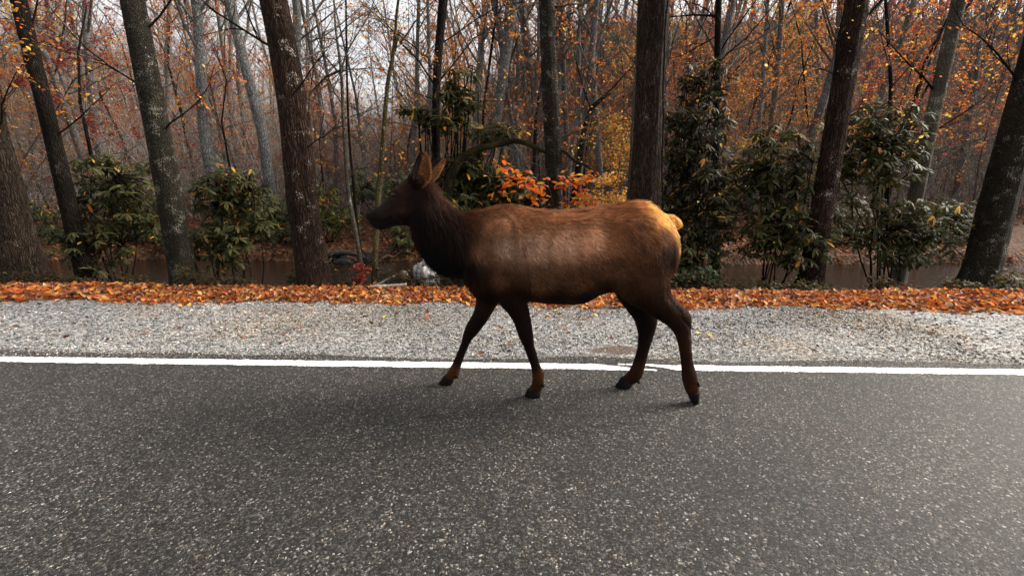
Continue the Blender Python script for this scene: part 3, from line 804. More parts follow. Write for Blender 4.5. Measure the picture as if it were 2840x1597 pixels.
# fur: hair strands rooted on the body, lying along the coat map
def fur_curves(name, root, nor, flow3, length, col, radius, parent, seed, lift=.22, seg=5):
    rng = np.random.default_rng(seed)
    n = len(root)
    fl = flow3 - nor * np.sum(flow3 * nor, 1, keepdims=True)
    fl = nrm(fl + 1e-6)
    side = np.cross(nor, fl)
    # locks: neighbouring hairs bend alike
    al = np.sum(root * fl, 1); ac = np.sum(root * side, 1)
    k1 = vnoise(root[:, 0] * 22 + root[:, 2] * 9, root[:, 2] * 24 + root[:, 1] * 6) - .5
    k2 = vnoise(al * 16 + 7 + 3 * k1, ac * 95 + 11) - .5          # locks: long along the lie of the coat, narrow across it
    ang = (k1 * .6 + k2 * .5 + rng.normal(0, .16, n))[:, None]
    fl = nrm(fl * np.cos(ang) + side * np.sin(ang))
    k3 = vnoise(al * 20 + 31, ac * 80 + 5)
    lf = (lift * (0.5 + k3 + rng.random(n) * .7))[:, None]
    L = (length * rng.uniform(.7, 1.2, n))[:, None]
    t = np.linspace(0, 1, seg)
    pts = []
    for x in t:
        up = lf * (x - .55 * x * x) * L
        q = root + fl * (x * L) + nor * up
        q[:, 2] -= (.10 * x * x * L)[:, 0]
        pts.append(q)
    pts = np.stack(pts, 1)
    hc = bpy.data.hair_curves.new(name)
    hc.add_curves([seg] * n)
    hc.points.foreach_set('position', pts.astype(np.float32).ravel())
    rad = (radius * np.array([1, .95, .8, .55, .12])[:seg])[None] * rng.uniform(.75, 1.25, (n, 1))
    ra = hc.attributes.get('radius') or hc.attributes.new('radius', 'FLOAT', 'POINT')
    ra.data.foreach_set('value', rad.astype(np.float32).ravel())
    c = col * np.clip(1 + 1.5 * k2 + .3 * k1, .25, 2)[:, None] * rng.uniform(.7, 1.3, (n, 1))
    c = c ** 1.0
    ca = hc.attributes.new('tint', 'FLOAT_COLOR', 'CURVE')
    ca.data.foreach_set('color', np.concatenate([np.clip(c, .002, .9), np.ones((n, 1))], 1).astype(np.float32).ravel())
    o = bpy.data.objects.new(name, hc); COL.objects.link(o); hc.materials.append(M['fur']); o.parent = parent
    return o

def sample_mesh(me, n, seed, weight=None):
    me.calc_loop_triangles()
    rng = np.random.default_rng(seed)
    tri = np.empty(len(me.loop_triangles) * 3, np.int32); me.loop_triangles.foreach_get('vertices', tri); tri = tri.reshape(-1, 3)
    co = np.empty(len(me.vertices) * 3, np.float32); me.vertices.foreach_get('co', co); co = co.reshape(-1, 3).astype(float)
    no = np.empty(len(me.vertices) * 3, np.float32); me.vertices.foreach_get('normal', no); no = no.reshape(-1, 3).astype(float)
    a, b, c = co[tri[:, 0]], co[tri[:, 1]], co[tri[:, 2]]
    ar = np.linalg.norm(np.cross(b - a, c - a), axis=1)
    if weight is not None: ar = ar * weight((a + b + c) / 3)
    pk = rng.choice(len(tri), n, p=ar / ar.sum())
    r1 = np.sqrt(rng.random(n))[:, None]; r2 = rng.random(n)[:, None]
    p = (1 - r1) * a[pk] + r1 * (1 - r2) * b[pk] + r1 * r2 * c[pk]
    nn = nrm((1 - r1) * no[tri[pk, 0]] + r1 * (1 - r2) * no[tri[pk, 1]] + r1 * r2 * no[tri[pk, 2]])
    return p, nn

NH = 150000
root, nor = sample_mesh(body_me, NH, 77)
d2, ln, cc = coat(root)
fl3 = np.stack([d2[:, 0], np.zeros(NH), d2[:, 1]], -1)
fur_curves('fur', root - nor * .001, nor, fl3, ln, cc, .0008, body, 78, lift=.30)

# longer guard hairs that break the outline of neck, mane, back and rump
gr, gn = sample_mesh(body_me, 26000, 79)
gd, gl, gc = coat(gr); kp = (gl > .024) & (gr[:, 0] < P(1835, 620, 2.6).x)
gr, gn, gd, gl, gc = gr[kp], gn[kp], gd[kp], gl[kp], gc[kp]
fur_curves('fur', gr, gn, np.stack([gd[:, 0], np.zeros(len(gr)), gd[:, 1]], -1), gl * np.where(gr[:, 0] < P(1300, 650, 2.6).x, 1.45, 1.15), gc * 1.1, .0008, body, 80, lift=.5)

# ears: cupped leaf shapes
def ear(base, tip, width, cup, facing, name='ear', bend=0.0):
    base = np.array(base); tip = np.array(tip); f = nrm(np.array(facing, float))
    ax = tip - base; L = np.linalg.norm(ax); ax = ax / L
    sd = nrm(np.cross(ax, f)); f = np.cross(sd, ax)
    T = np.linspace(0, 1, 15); W = np.array([.42, .62, .78, .90, .97, 1, 1, .98, .94, .87, .78, .66, .51, .33, .06]) * width
    A = np.linspace(-1, 1, 13)
    v = []
    for t, w in zip(T, W):
        k = cup * (1.25 - .85 * t)                       # tight roll at the base, open at the tip
        for a in A:
            ph = a * k
            v.append(base + ax * (t * L) + sd * (w * math.sin(ph) / max(math.sin(min(k, 1.57)), .4)) + f * (w * (1 - math.cos(ph)) * .9 - .012) + sd * bend * math.sin(t * 3.0) * L)
    v = np.array(v)
    i = np.arange(14)[:, None]; j = np.arange(12)[None, :]; q = i * 13 + j
    mb = MB(); aa = np.tile(A, 15)[:, None]; col = np.where(aa < -.25, np.array((.010, .006, .004)), np.array((.13, .052, .02)))
    mb.add(v, np.stack([q, q + 1, q + 14, q + 13], -1).reshape(-1, 4), None, col)
    me = mb.mesh(name, True, True)
    o = part(name, me, M['ear'])
    so = o.modifiers.new('thick', 'SOLIDIFY'); so.thickness = .005; so.offset = 0
    return o, v.reshape(15, 13, 3), f, ax, sd
M['ear'] = m_tint('ear_skin', .7, .38, .25)
M['ear'].node_tree.nodes['Principled BSDF'].inputs['Specular IOR Level'].default_value = .15
ye = yb(1150)
ears = [ear(P(1158, 522, ye - .075), P(1176, 424, ye - .11), .054, 1.15, (.5, -.8, .1), bend=.03),
        ear(P(1178, 512, ye + .06), P(1229, 441, ye + .115), .042, 1.1, (-.1, -.9, .2), bend=-.02)]
rng = np.random.default_rng(31)
for (eo, ev, ef, ax, sd) in ears:
    n = 5200
    ti = rng.uniform(0, 13.6, n); ai = rng.uniform(0, 11.99, n)
    edge = rng.random(n) < .5; ai = np.where(edge, np.where(rng.random(n) < .5, rng.uniform(0, .5, n), rng.uniform(11.4, 11.99, n)), ai)
    i0 = ti.astype(int); j0 = ai.astype(int); fi = (ti - i0)[:, None]; fj = (ai - j0)[:, None]
    p = (ev[i0, j0] * (1 - fi) + ev[i0 + 1, j0] * fi) * (1 - fj) + (ev[i0, j0 + 1] * (1 - fi) + ev[i0 + 1, j0 + 1] * fi) * fj
    mid = ev[i0, 6]
    inner = rng.random(n) < .4
    nn = nrm(np.where(inner[:, None], ef[None] + 0 * p, -ef[None] + .6 * (p - mid) / .05))
    flow = ax[None] + .5 * nrm(p - mid + 1e-6) * edge[:, None]
    col = np.where(inner[:, None], np.array((.42, .18, .06)), np.array((.028, .013, .007)))
    col = np.where((ai < 4.2)[:, None], np.array((.012, .007, .005)), col); col = np.where((ti > 11.5)[:, None] & (ai > 3)[:, None], np.array((.22, .09, .03)), col)
    fur_curves('fur', p, nn, flow, np.where(inner, .016, .012), col, .0006, eo, 90, lift=.35)
# eyes, hooves, dewclaws, nostril pad
def uvsphere(mb, c, r, nu=16, nv_=10, sq=(1, 1, 1)):
    th = np.linspace(0, math.pi, nv_ + 1)[1:-1]; ph = np.arange(nu) * 2 * math.pi / nu
    T, F_ = np.meshgrid(th, ph, indexing='ij')
    v = np.stack([np.sin(T) * np.cos(F_) * sq[0], np.sin(T) * np.sin(F_) * sq[1], np.cos(T) * sq[2]], -1).reshape(-1, 3) * r + np.array(c)
    m = len(th); i = np.arange(m - 1)[:, None]; j = np.arange(nu)[None, :]; k = (j + 1) % nu
    q = np.stack([i * nu + j, i * nu + k, (i + 1) * nu + k, (i + 1) * nu + j], -1).reshape(-1, 4)
    top = np.array(c) + (0, 0, r * sq[2]); bot = np.array(c) - (0, 0, r * sq[2])
    t = [(m * nu, (j_ + 1) % nu, j_) for j_ in range(nu)] + [(m * nu + 1, (m - 1) * nu + j_, (m - 1) * nu + (j_ + 1) % nu) for j_ in range(nu)]
    mb.add(np.concatenate([v, [top], [bot]]), q, t)
for s in (-1, 1):
    mb = MB(); uvsphere(mb, P(1094, 541, yb(1090) + s * .073), .019, sq=(1.15, .55, .85)); part('eye', mb.mesh('eye'), M['eye'])
mb = MB(); uvsphere(mb, P(1025, 599, yb(1030)), .030, sq=(.75, 1.15, 1.05)); part('nose_pad', mb.mesh('nose_pad'), M['hoof'])

def hoof(top_f, top_b, tip, heel, Y):
    """cloven hoof: two claws side by side, from coronet (front, back) to toe tip and heel (photo pixels, depth Y)"""
    mb = MB()
    a, b, t_, h = [np.array(P(p[0], p[1], Y)) for p in (top_f, top_b, tip, heel)]
    for s in (-1, 1):
        rings = []
        for f in np.linspace(0, 1, 7):
            # profile sweeps from the coronet line (a-b) to the ground line (tip-heel)
            p0 = a * (1 - f) + t_ * f; p1 = b * (1 - f) + h * f
            w = .0165 + .004 * math.sin(f * 3.14)
            yc = s * (.0165 + .005 * f)
            ring = []
            for k in range(14):
                th = k * 2 * math.pi / 14
                c = (p0 + p1) / 2 + (p0 - p1) / 2 * math.cos(th)
                taper = 1 - .55 * max(math.cos(th), 0) * (.35 + .65 * f)
                ring.append(c + np.array([0, yc * (1 - .45 * max(math.cos(th), 0)) + w * math.sin(th) * taper, 0]))
            rings.append(ring)
        v = np.array(rings).reshape(-1, 3); n = 7; r = 14
        i = np.arange(n - 1)[:, None]; j = np.arange(r)[None, :]; k = (j + 1) % r
        q = np.stack([i * r + j, i * r + k, (i + 1) * r + k, (i + 1) * r + j], -1).reshape(-1, 4)
        v = np.concatenate([v, [np.mean(rings[0], axis=0)], [np.mean(rings[-1], axis=0)]])
        t = [(n * r, (jj + 1) % r, jj) for jj in range(r)] + [(n * r + 1, (n - 1) * r + jj, (n - 1) * r + (jj + 1) % r) for jj in range(r)]
        mb.add(v, q, t)
    return part('hoof', mb.mesh('hoof'), M['hoof'])
hoof((1464, 1078), (1500, 1086), (1455, 1098), (1497, 1098), 2.59)
hoof((1232, 1041), (1260, 1051), (1217, 1063), (1253, 1063), 2.774)
hoof((1726, 1044), (1752, 1067), (1706, 1072), (1743, 1074), 2.718)
hoof((1906, 1090), (1938, 1083), (1920, 1120), (1934, 1110), 2.495)
def dewclaw(u, v, Y, s):
    p = np.array(P(u, v, Y)) + np.array([0, s * .02, 0])
    mb = MB(); tube(mb, [p + (-.014, 0, .016), p + (-.004, 0, .002), p + (.003, 0, -.010), p + (.005, 0, -.016)], [.009, .011, .009, .004], 8)
    part('dewclaw', mb.mesh('dewclaw'), M['hoof'])
for s in (-1, 1):
    dewclaw(1505, 1064, 2.59, s); dewclaw(1268, 1040, 2.774, s); dewclaw(1769, 1054, 2.718, s); dewclaw(1934, 1062, 2.50, s)

# ------------------------------------------------------------------ woods
def trunk_mesh(mb, ctrl, sides=40, rows=140, ridge=.10, freq=9, flare=0.0, seed=0, twist=.4, vert=.6):
    """ctrl rows: x, y, z, radius. Bark ridges are real relief."""
    S = spline(np.array(ctrl, float), rows)
    th = np.arange(sides) * 2 * math.pi / sides
    zz = np.linspace(0, 1, rows) * np.linalg.norm(S[-1, :3] - S[0, :3])
    T, Zt = np.meshgrid(th, zz)
    tw = T + twist * Zt * .15
    n = vnoise(np.cos(tw) * freq + 20 + seed, np.sin(tw) * freq + 20 + Zt * vert) - .5
    n = n + .5 * (vnoise(np.cos(tw) * freq * 2.3 + 40, np.sin(tw) * freq * 2.3 + 9 + Zt * vert * 3) - .5)
    n = n + .35 * (vnoise(np.cos(tw) * 1.3 + 5 + seed, np.sin(tw) * 1.3 + Zt * .5) - .5)
    wob = 1 + ridge * n
    if flare:
        root = 1 + flare * np.exp(-Zt / .28) * (1 + .45 * np.sin(T * 5 + seed) + .25 * np.sin(T * 3 + 1))
        wob = wob * root
    tube(mb, S[:, :3], S[:, 3], sides, True, None, wob)

def px_path(rows, diam_scale=1.0):
    """rows: u, v, Y, width in photograph pixels -> x, y, z, radius (real metres at that depth)"""
    out = []
    for u, v, Y, w in rows:
        p = P(u, v, Y); d = ray(u, v); dep = Y / d.y
        out.append((p.x, p.y, p.z, .5 * w * dep / F_PX))
    return out

def grow(rng, p, d, L, r, depth, out, par, lvl=0):
    n = 5 if lvl < 2 else 4
    pts = [np.array(p, float)]; d = nrm(np.array(d, float))
    for i in range(n):
        d = nrm(d + rng.normal(0, par['wob'], 3) + np.array([0, 0, par['up'] * (1 if lvl else .3)]))
        pts.append(pts[-1] + d * L / n)
    pts = np.array(pts)
    rad = np.linspace(r, r * (.25 if depth else .35), n + 1)
    out.append((pts, rad, lvl))
    if depth == 0: return
    k = par['kids'][min(lvl, len(par['kids']) - 1)]
    k = max(1, int(round(k * rng.uniform(.75, 1.25))))
    lo = par['start'] if lvl == 0 else .15
    for c in range(k):
        f = lo + (1 - lo) * (c + rng.random()) / k
        x = f * n; i = min(int(x), n - 1); q = pts[i] + (pts[i + 1] - pts[i]) * (x - i)
        t = nrm(pts[i + 1] - pts[i])
        s = nrm(np.cross(t, rng.normal(size=3)))
        a = R(rng.uniform(*par['ang']))
        nd = t * math.cos(a) + s * math.sin(a)
        rl = par['ratio'] * rng.uniform(.6, 1.25) * (1.15 - .6 * f if lvl == 0 else 1)
        grow(rng, q, nd, L * rl, max(r * (1 - .7 * f) * par.get('rr', .45), .003), depth - 1, out, par, lvl + 1)

def wood_mesh(mb, branches, rng, sides=(8, 5, 4, 3), min_lvl=0, max_lvl=9):
    for pts, rad, lvl in branches:
        if min_lvl <= lvl <= max_lvl: tube(mb, pts, rad, sides[min(lvl, len(sides) - 1)], lvl == 0)

def twig_leaves(mb, branches, rng, n, size, pal, kind='quad', lmin=2, droop=.3, cluster=1):
    tw = [b for b in branches if b[2] >= lmin]
    if not tw or n == 0: return
    if n > 1000: tw = [tw[i] for i in rng.permutation(len(tw))[:max(8, int(len(tw) * .4))]]      # leaves hang on in clusters
    idx = rng.integers(0, len(tw), n)
    pos = []
    for i in idx:
        pts = tw[i][0]; f = rng.uniform(.2, 1) * (len(pts) - 1); k = min(int(f), len(pts) - 2)
        pos.append(pts[k] + (pts[k + 1] - pts[k]) * (f - k))
    pos = np.array(pos) + rng.normal(0, .02, (n, 3))
    rot = rand_rot(rng, n, .8)
    scatter(mb, kind, pos, rot, rng.uniform(*size, n), pick(rng, pal, n))

ORANGE = [(.42, .12, .02), (.50, .18, .03), (.34, .08, .015), (.55, .26, .05), (.30, .11, .03)]
RED = [(.26, .03, .016), (.34, .045, .018), (.20, .03, .02), (.40, .08, .02), (.16, .03, .02)]
YELLOW = [(.55, .32, .04), (.48, .25, .03), (.58, .38, .09), (.42, .17, .03)]
BROWN = [(.22, .10, .04), (.28, .13, .05), (.16, .07, .03), (.34, .15, .05)]
GOLDGREEN = [(.30, .26, .04), (.20, .19, .04), (.42, .28, .04)]
ORANGE, RED, YELLOW = [[tuple(min(q * 1.3, .8) for q in t) for t in pal] for pal in (ORANGE, RED, YELLOW)]

# --- prototype trees of the hillside
protos = {}
def make_proto(key, seed, H, r, par, leaves, size, pal, bark, twig, label_name):
    rng = np.random.default_rng(seed)
    out = []
    grow(rng, (0, 0, -.3), (rng.normal(0, .03), rng.normal(0, .03), 1), H, r, 3, out, par)
    root = bpy.data.objects.new(label_name, None); COL.objects.link(root); root.empty_display_size = .3
    mb = MB(); wood_mesh(mb, out, rng, max_lvl=0); mb.build('trunk', M[bark], root)
    mb = MB(); wood_mesh(mb, out, rng, (8, 5, 3, 3), min_lvl=1); br = mb.build('branches', M[twig], root); br['kind'] = 'stuff'
    if leaves:
        mb = MB(); twig_leaves(mb, out, rng, leaves, size, pal); mb.build('crown', M['leaf'], root, colors=True)
    protos.setdefault(key, []).append(root)
    return root
tall = dict(wob=.07, up=.05, kids=(26, 7, 5), start=.3, ang=(35, 75), ratio=.26, rr=.34)
under = dict(wob=.14, up=.04, kids=(18, 7, 6), start=.18, ang=(40, 85), ratio=.42, rr=.45)
for s in range(4): make_proto('grey', 100 + s, 17 + 2 * s, .15 + .03 * s, tall, 260, (.09, .16), BROWN + ORANGE, 'bark_far', 'twig_hazed', 'bare_tree')
for s in range(3): make_proto('orange', 120 + s, 9 + 2 * s, .08, under, 3600, (.05, .10), ORANGE, 'bark_dark', 'twig_hazed', 'orange_tree')
for s in range(2): make_proto('red', 130 + s, 8 + 3 * s, .08, under, 3600, (.05, .10), RED, 'bark_dark', 'twig_hazed', 'red_tree')
for s in range(2): make_proto('yellow', 140 + s, 6 + 3 * s, .06, under, 3600, (.05, .09), YELLOW + GOLDGREEN, 'bark_far', 'twig_hazed', 'yellow_tree')
for s in range(3): make_proto('twiggy', 150 + s, 5.5 + 1.5 * s, .04, dict(under, kids=(24, 8, 6)), 700, (.04, .09), ORANGE + BROWN + YELLOW, 'twig', 'twig_hazed', 'understory_tree')
LAB = {'grey': ('tall bare grey trunked tree on the far wooded hillside', 'bare trees on the hillside'),
       'orange': ('orange leaved tree growing on the far wooded hillside', 'orange trees on the hillside'),
       'red': ('dark red leaved tree growing on the far wooded hillside', 'red trees on the hillside'),
       'yellow': ('yellow leaved tree growing on the far wooded hillside', 'yellow trees on the hillside'),
       'twiggy': ('slim twiggy understory tree with few leaves across the stream', 'understory trees across the stream')}
used = set(); PLANTED = []
def plant(key, x, y, rng, sc=1.0):
    L = protos[key]; i = int(rng.integers(0, len(L)))
    if (key, i) in used: o = copy_tree(L[i])
    else: o = L[i]; used.add((key, i))
    o.location = (x, y, tz(x, y) - .05); o.rotation_euler = (0, 0, rng.uniform(0, 6.28)); o.scale = (sc,) * 3
    o.name = o.name; PLANTED.append((o, key, x, y, sc))
rng = np.random.default_rng(8)
def cell(n, y0, y1, half, keys, w, sc=(.8, 1.25), gap=None):
    w = np.array(w, float); w /= w.sum()
    for i in range(n):
        y = y0 + (y1 - y0) * math.sqrt(rng.random()) if half is None else rng.uniform(y0, y1)
        hw = y * 1.22 + 2
        x = rng.uniform(-hw, hw)
        k = kind_at(1420 + F_PX * x / (y * ct), rng)
        if k == 'twiggy' and 'twiggy' not in keys: k = 'grey'
        if gap and gap(x, y): continue
        uu = 1420 + F_PX * x / (y * ct)
        if 925 < uu < 1190 and y > 16 and rng.random() < (.8 if y > 28 else .45): continue      # the notch in the ridge where the sky shows
        plant(k, x, y, rng, rng.uniform(*sc))
sunway = lambda x, y: (x > 3 and y < 9 + .35 * x and y > 2 and x < 26)
def kind_at(u, r):
    # the wood is patchy: grey poles in the middle, reds and golds in drifts
    if 1380 < u < 1640: w = [3, 1.0, .7, .5, 7]
    elif 1640 <= u < 1800: w = [2, 1, 1.6, 3, 3]
    elif 1050 < u <= 1380: w = [3, 4, .8, .6, 3]
    elif 820 < u <= 1050: w = [5, .8, 1.6, .5, 3]
    else: w = [4, 1.6, 1, 1.2, 4]
    w = np.array(w) / sum(w); return ['twiggy', 'orange', 'red', 'yellow', 'grey'][int(r.choice(5, p=w))]
for u, Y, s_ in [(1400, 16, .5), (1442, 15, .45), (1455, 17, .5), (1574, 14.5, .42), (1588, 16, .55), (1604, 15, .6), (1618, 19, .6), (1690, 18, .5), (1480, 20, .6), (1340, 17, .5), (1120, 17, .5), (1018, 16, .42), (1640, 22, .7), (1500, 24, .8), (1566, 21, .6), (1425, 22, .6), (915, 18, .45), (1835, 17, .5), (1870, 19, .6)]:
    plant('grey', (u - 1420) / F_PX * Y * ct, Y, rng, s_)
for k_, u, Y, s_ in [('orange', 1088, 20, .5), ('orange', 1150, 24, .62), ('orange', 1262, 18, .55), ('orange', 1300, 23, .7), ('orange', 1335, 26, .85), ('orange', 1385, 19, .55), ('orange', 1468, 22, .7), ('orange', 870, 21, .7), ('orange', 905, 26, .8), ('red', 1105, 18, .42), ('red', 890, 17, .5), ('red', 935, 20, .45), ('red', 1500, 26, 1.0), ('red', 1640, 24, .95), ('red', 1620, 17, .6), ('red', 1725, 19, .7), ('red', 1500, 16, .5),
                     ('yellow', 1660, 20, .6), ('yellow', 1715, 23, .75), ('yellow', 1600, 18, .45), ('yellow', 1430, 27, .8), ('orange', 1900, 22, .9), ('orange', 1940, 27, 1.0), ('red', 1880, 28, 1.1), ('orange', 840, 30, 1.0)]:
    plant(k_, (u - 1420) / F_PX * Y * ct, Y, rng, s_)
cell(90, 12.6, 22, 1, ['twiggy', 'orange', 'red', 'yellow', 'grey'], [9, 1.6, .9, 1.2, 2.5], (.45, 1.0), sunway)
cell(105, 20, 36, 1, ['twiggy', 'orange', 'red', 'yellow', 'grey'], [5, 3.0, 1.2, 1.6, 6], (.8, 1.2), sunway)
cell(110, 34, 70, 1, ['orange', 'red', 'yellow', 'grey'], [3, 1.2, 1.6, 6], (.9, 1.3))
cell(70, 66, 110, 1, ['orange', 'red', 'yellow', 'grey'], [3, 1.2, 1.6, 5], (.9, 1.3))

for i in range(70):                 # the wood goes on past both ends of the view
    y = rng.uniform(10, 60); x = rng.uniform(1.22 * y + 2, 1.9 * y + 10) * (1 if i % 2 else -1)
    if x > 0 and y < 14: continue
    plant(kind_at(0, rng), x, y, rng, rng.uniform(.8, 1.25))
# --- brush that fills the hillside between the trees: nobody could count it
def brush(n, seed, nl):
    rg = np.random.default_rng(seed)
    y = 17 + 63 * rg.random(n) ** 1.25; x = rg.uniform(-1, 1, n) * (y * 1.5 + 6)
    z = terrain(x, y) - .1
    L = rg.uniform(1.2, 4.5, n) * (.7 + y / 60); r = rg.uniform(.006, .02, n) * (.6 + y / 40)
    base = np.stack([x, y, z], -1)
    d = nrm(np.stack([rg.normal(0, .28, n), rg.normal(0, .28, n), np.ones(n)], -1))
    mb = MB(); GT = np.array([(.16, .152, .145), (.26, .255, .25), (.10, .078, .062), (.34, .33, .32), (.14, .105, .08), (.06, .045, .036)])
    def sticks(b0, dirs, L, r):
        e1 = nrm(np.cross(dirs, np.array([.3, 1, .2]))); e2 = np.cross(dirs, e1); k = len(b0)
        bend = b0 + dirs * (L * .5)[:, None] + rg.normal(0, .06, (k, 3)) * L[:, None]; top = b0 + dirs * L[:, None] + rg.normal(0, .1, (k, 3)) * L[:, None]
        rings = []
        for p, rr in ((b0, 1), (bend, .7), (top, .25)):
            for a_ in (0, 2.09, 4.19): rings.append(p + (e1 * math.cos(a_) + e2 * math.sin(a_)) * (r * rr)[:, None])
        v = np.stack(rings, 1).reshape(-1, 3)
        f = np.array([(0, 1, 4, 3), (1, 2, 5, 4), (2, 0, 3, 5), (3, 4, 7, 6), (4, 5, 8, 7), (5, 3, 6, 8)])
        mb.add(v, (f[None] + (np.arange(k) * 9)[:, None, None]).reshape(-1, 4), None, np.repeat(GT[rg.integers(0, 6, k)], 9, axis=0))
    sticks(base, d, L, r)
    reps = 5; tb = np.repeat(base, reps, 0) + np.repeat(d, reps, 0) * (np.repeat(L, reps) * rg.uniform(.2, .95, n * reps))[:, None]
    td = nrm(np.repeat(d, reps, 0) * .6 + rg.normal(0, .6, (n * reps, 3))); tl = np.repeat(L, reps) * rg.uniform(.2, .5, n * reps)
    sticks(tb, td, tl, np.repeat(r, reps) * .45)
    o = mb.build('hillside_brush', M['stone'], colors=True); tag(o, 'tangle of bare grey brown brush filling the hillside between the trees', 'brush', kind='stuff')
    k = rg.integers(0, len(tb), nl); pos = tb[k] + td[k] * (tl[k] * rg.random(nl))[:, None] + rg.normal(0, .1, (nl, 3))
    pal = np.array(ORANGE + BROWN + BROWN + RED[:3] + YELLOW[:2] + GOLDGREEN); patch = vnoise(pos[:, 0] * .22 + 3, pos[:, 1] * .3 + pos[:, 2] * .3)
    col = pal[np.clip((patch * 1.3 - .15 + rg.normal(0, .16, nl)) * len(pal), 0, len(pal) - 1).astype(int)] * rg.uniform(.7, 1.25, (nl, 1))
    mb = MB(); scatter(mb, 'quad', pos, rand_rot(rg, nl, .7), rg.uniform(.05, .11, nl) * (.7 + pos[:, 1] / 70), col)
    o = mb.build('brush_leaves', M['leaf'], colors=True); tag(o, 'scattered brown and orange leaves clinging to the hillside brush', 'leaves', kind='stuff')
brush(18000, 61, 42000)
for i in range(26):  # unseen trees added behind the camera to cut skylight on the elk
    x = rng.uniform(-26, 26); y = rng.uniform(-22, -8)
    k = ['grey', 'orange', 'twiggy', 'orange'][i % 4]
    L_ = protos[k]; o = copy_tree(L_[int(rng.integers(0, len(L_)))])
    o.location = (x, y, tz(x, y) - .05); o.rotation_euler = (0, 0, rng.uniform(0, 6.28)); o.scale = (rng.uniform(.8, 1.1),) * 3
    tag(o, {'grey': 'bare grey tree', 'orange': 'orange leaved tree', 'twiggy': 'twiggy understory tree'}[k] + ' added unseen across the road to shade the elk', 'tree', 'unseen trees added for shade')
# --- the big trunks beside the road
def big_tree(name, label, cat, rows, mat, sides=44, ridge=.12, freq=9, flare=0, seed=0, vert=.6, branches=None, twigmat='twig_dark', rows_n=170):
    ctrl = px_path(rows)
    t = thing(name, label, cat, (ctrl[0][0], ctrl[0][1], ctrl[0][2]))
    inv = Matrix.Translation(-Vector(t.location))
    mb = MB(); trunk_mesh(mb, ctrl, sides, rows_n, ridge, freq, flare, seed, .4, vert)
    o = mb.build('trunk', M[mat], t); o.matrix_parent_inverse = inv
    return t, inv, ctrl

def add_part(t, inv, name, mb, mat, colors=False):
    o = mb.build(name, mat, t, colors=colors); o.matrix_parent_inverse = inv; return o

def limbs(t, inv, starts, seed, par, twigmat, leaves=0, size=(.03, .07), pal=ORANGE, depth=2):
    """starts: (point, direction, length, radius)"""
    rng = np.random.default_rng(seed); out = []
    for p, d, L, r in starts:
        tmp = []; grow(rng, p, d, L, r, depth, tmp, par, 1); out += tmp
    mb = MB(); wood_mesh(mb, out, rng, (8, 6, 4, 3)); add_part(t, inv, 'branches', mb, M[twigmat])['kind'] = 'stuff'
    if leaves:
        mb = MB(); twig_leaves(mb, out, rng, leaves, size, pal, 'oval', 2); add_part(t, inv, 'crown', mb, M['leaf'], True)
    return out

def up_more(rows, dv=(-200, -420), du=None):
    """carry the trunk on above the picture"""
    (u1, v1, Y1, w1), (u0, v0, Y0, w0) = rows[-2], rows[-1]
    for d in dv:
        k = d / (v0 - v1) if v0 != v1 else 0
        rows = rows + [(u0 + (u0 - u1) * k, v0 + d, Y0, w0 * .92)]
    return rows
twig_par = dict(wob=.16, up=.03, kids=(8, 8, 6), start=.15, ang=(25, 70), ratio=.5, rr=.5)

tA, iA, cA = big_tree('hardwood_tree', 'thick reddish brown trunk flecked with white lichen at the leaf strip', 'tree',
    up_more([(876, 806, 5.85, 92), (868, 770, 5.85, 86), (860, 700, 5.85, 84), (843, 600, 5.85, 82), (832, 500, 5.85, 80), (812, 300, 5.85, 76), (777, 100, 5.85, 72), (758, 0, 5.85, 70)]), 'bark_red', ridge=.16, flare=.35, seed=3)
limbs(tA, iA, [(np.array(P(838, 420, 5.8)), (.9, -.2, .15), .8, .010), (np.array(P(858, 560, 5.7)), (.4, -.8, .3), .6, .006), (np.array(P(815, 260, 5.7)), (.5, -.3, .6), 1.0, .010), (np.array(P(800, 150, 5.8)), (-1, 0, .6), 1.6, .02)], 4, twig_par, 'twig_dark')

tB, iB, cB = big_tree('hardwood_tree', 'massive straight trunk with stringy brown bark behind the elk rump', 'tree',
    up_more([(1778, 818, 6.4, 104), (1782, 760, 6.4, 92), (1786, 650, 6.4, 84), (1789, 540, 6.4, 80), (1795, 420, 6.4, 78), (1801, 300, 6.4, 76), (1808, 150, 6.4, 79), (1815, 0, 6.4, 82)]), 'bark_brown', ridge=.20, freq=6, flare=.25, seed=9, vert=.25)
# the vine that climbs the trunk
mb = MB(); vine = np.array([np.array(P(u, v, 6.2)) for u, v in ((1838, 560), (1836, 450), (1840, 330), (1839, 260), (1843, 150), (1846, 60), (1862, -60))])
tube(mb, spline(vine, 40), .011, 6); add_part(tB, iB, 'vine', mb, M['twig_dark'])

tC, iC, cC = big_tree('hardwood_tree', 'upright grey lichen covered trunk behind the elk back', 'tree',
    up_more([(1546, 800, 7.0, 54), (1542, 700, 7.0, 48), (1537, 590, 7.0, 46), (1536, 450, 7.0, 45.5), (1528, 300, 7.0, 44), (1521, 150, 7.0, 43), (1515, 0, 7.0, 42)]), 'bark_grey', ridge=.10, freq=11, flare=.2, seed=14, vert=2.0)
limbs(tC, iC, [(np.array(P(1535, 20, 7.0)), (.9, 0, -.1), .55, .016), (np.array(P(1540, 75, 7.0)), (.8, -.2, -.2), .2, .012), (np.array(P(1545, 105, 7.0)), (.8, -.2, -.4), .3, .014),
               (np.array(P(1560, 382, 7.0)), (.9, .2, .35), 1.0, .014)], 15, twig_par, 'twig', 60, (.03, .06), ORANGE + YELLOW)

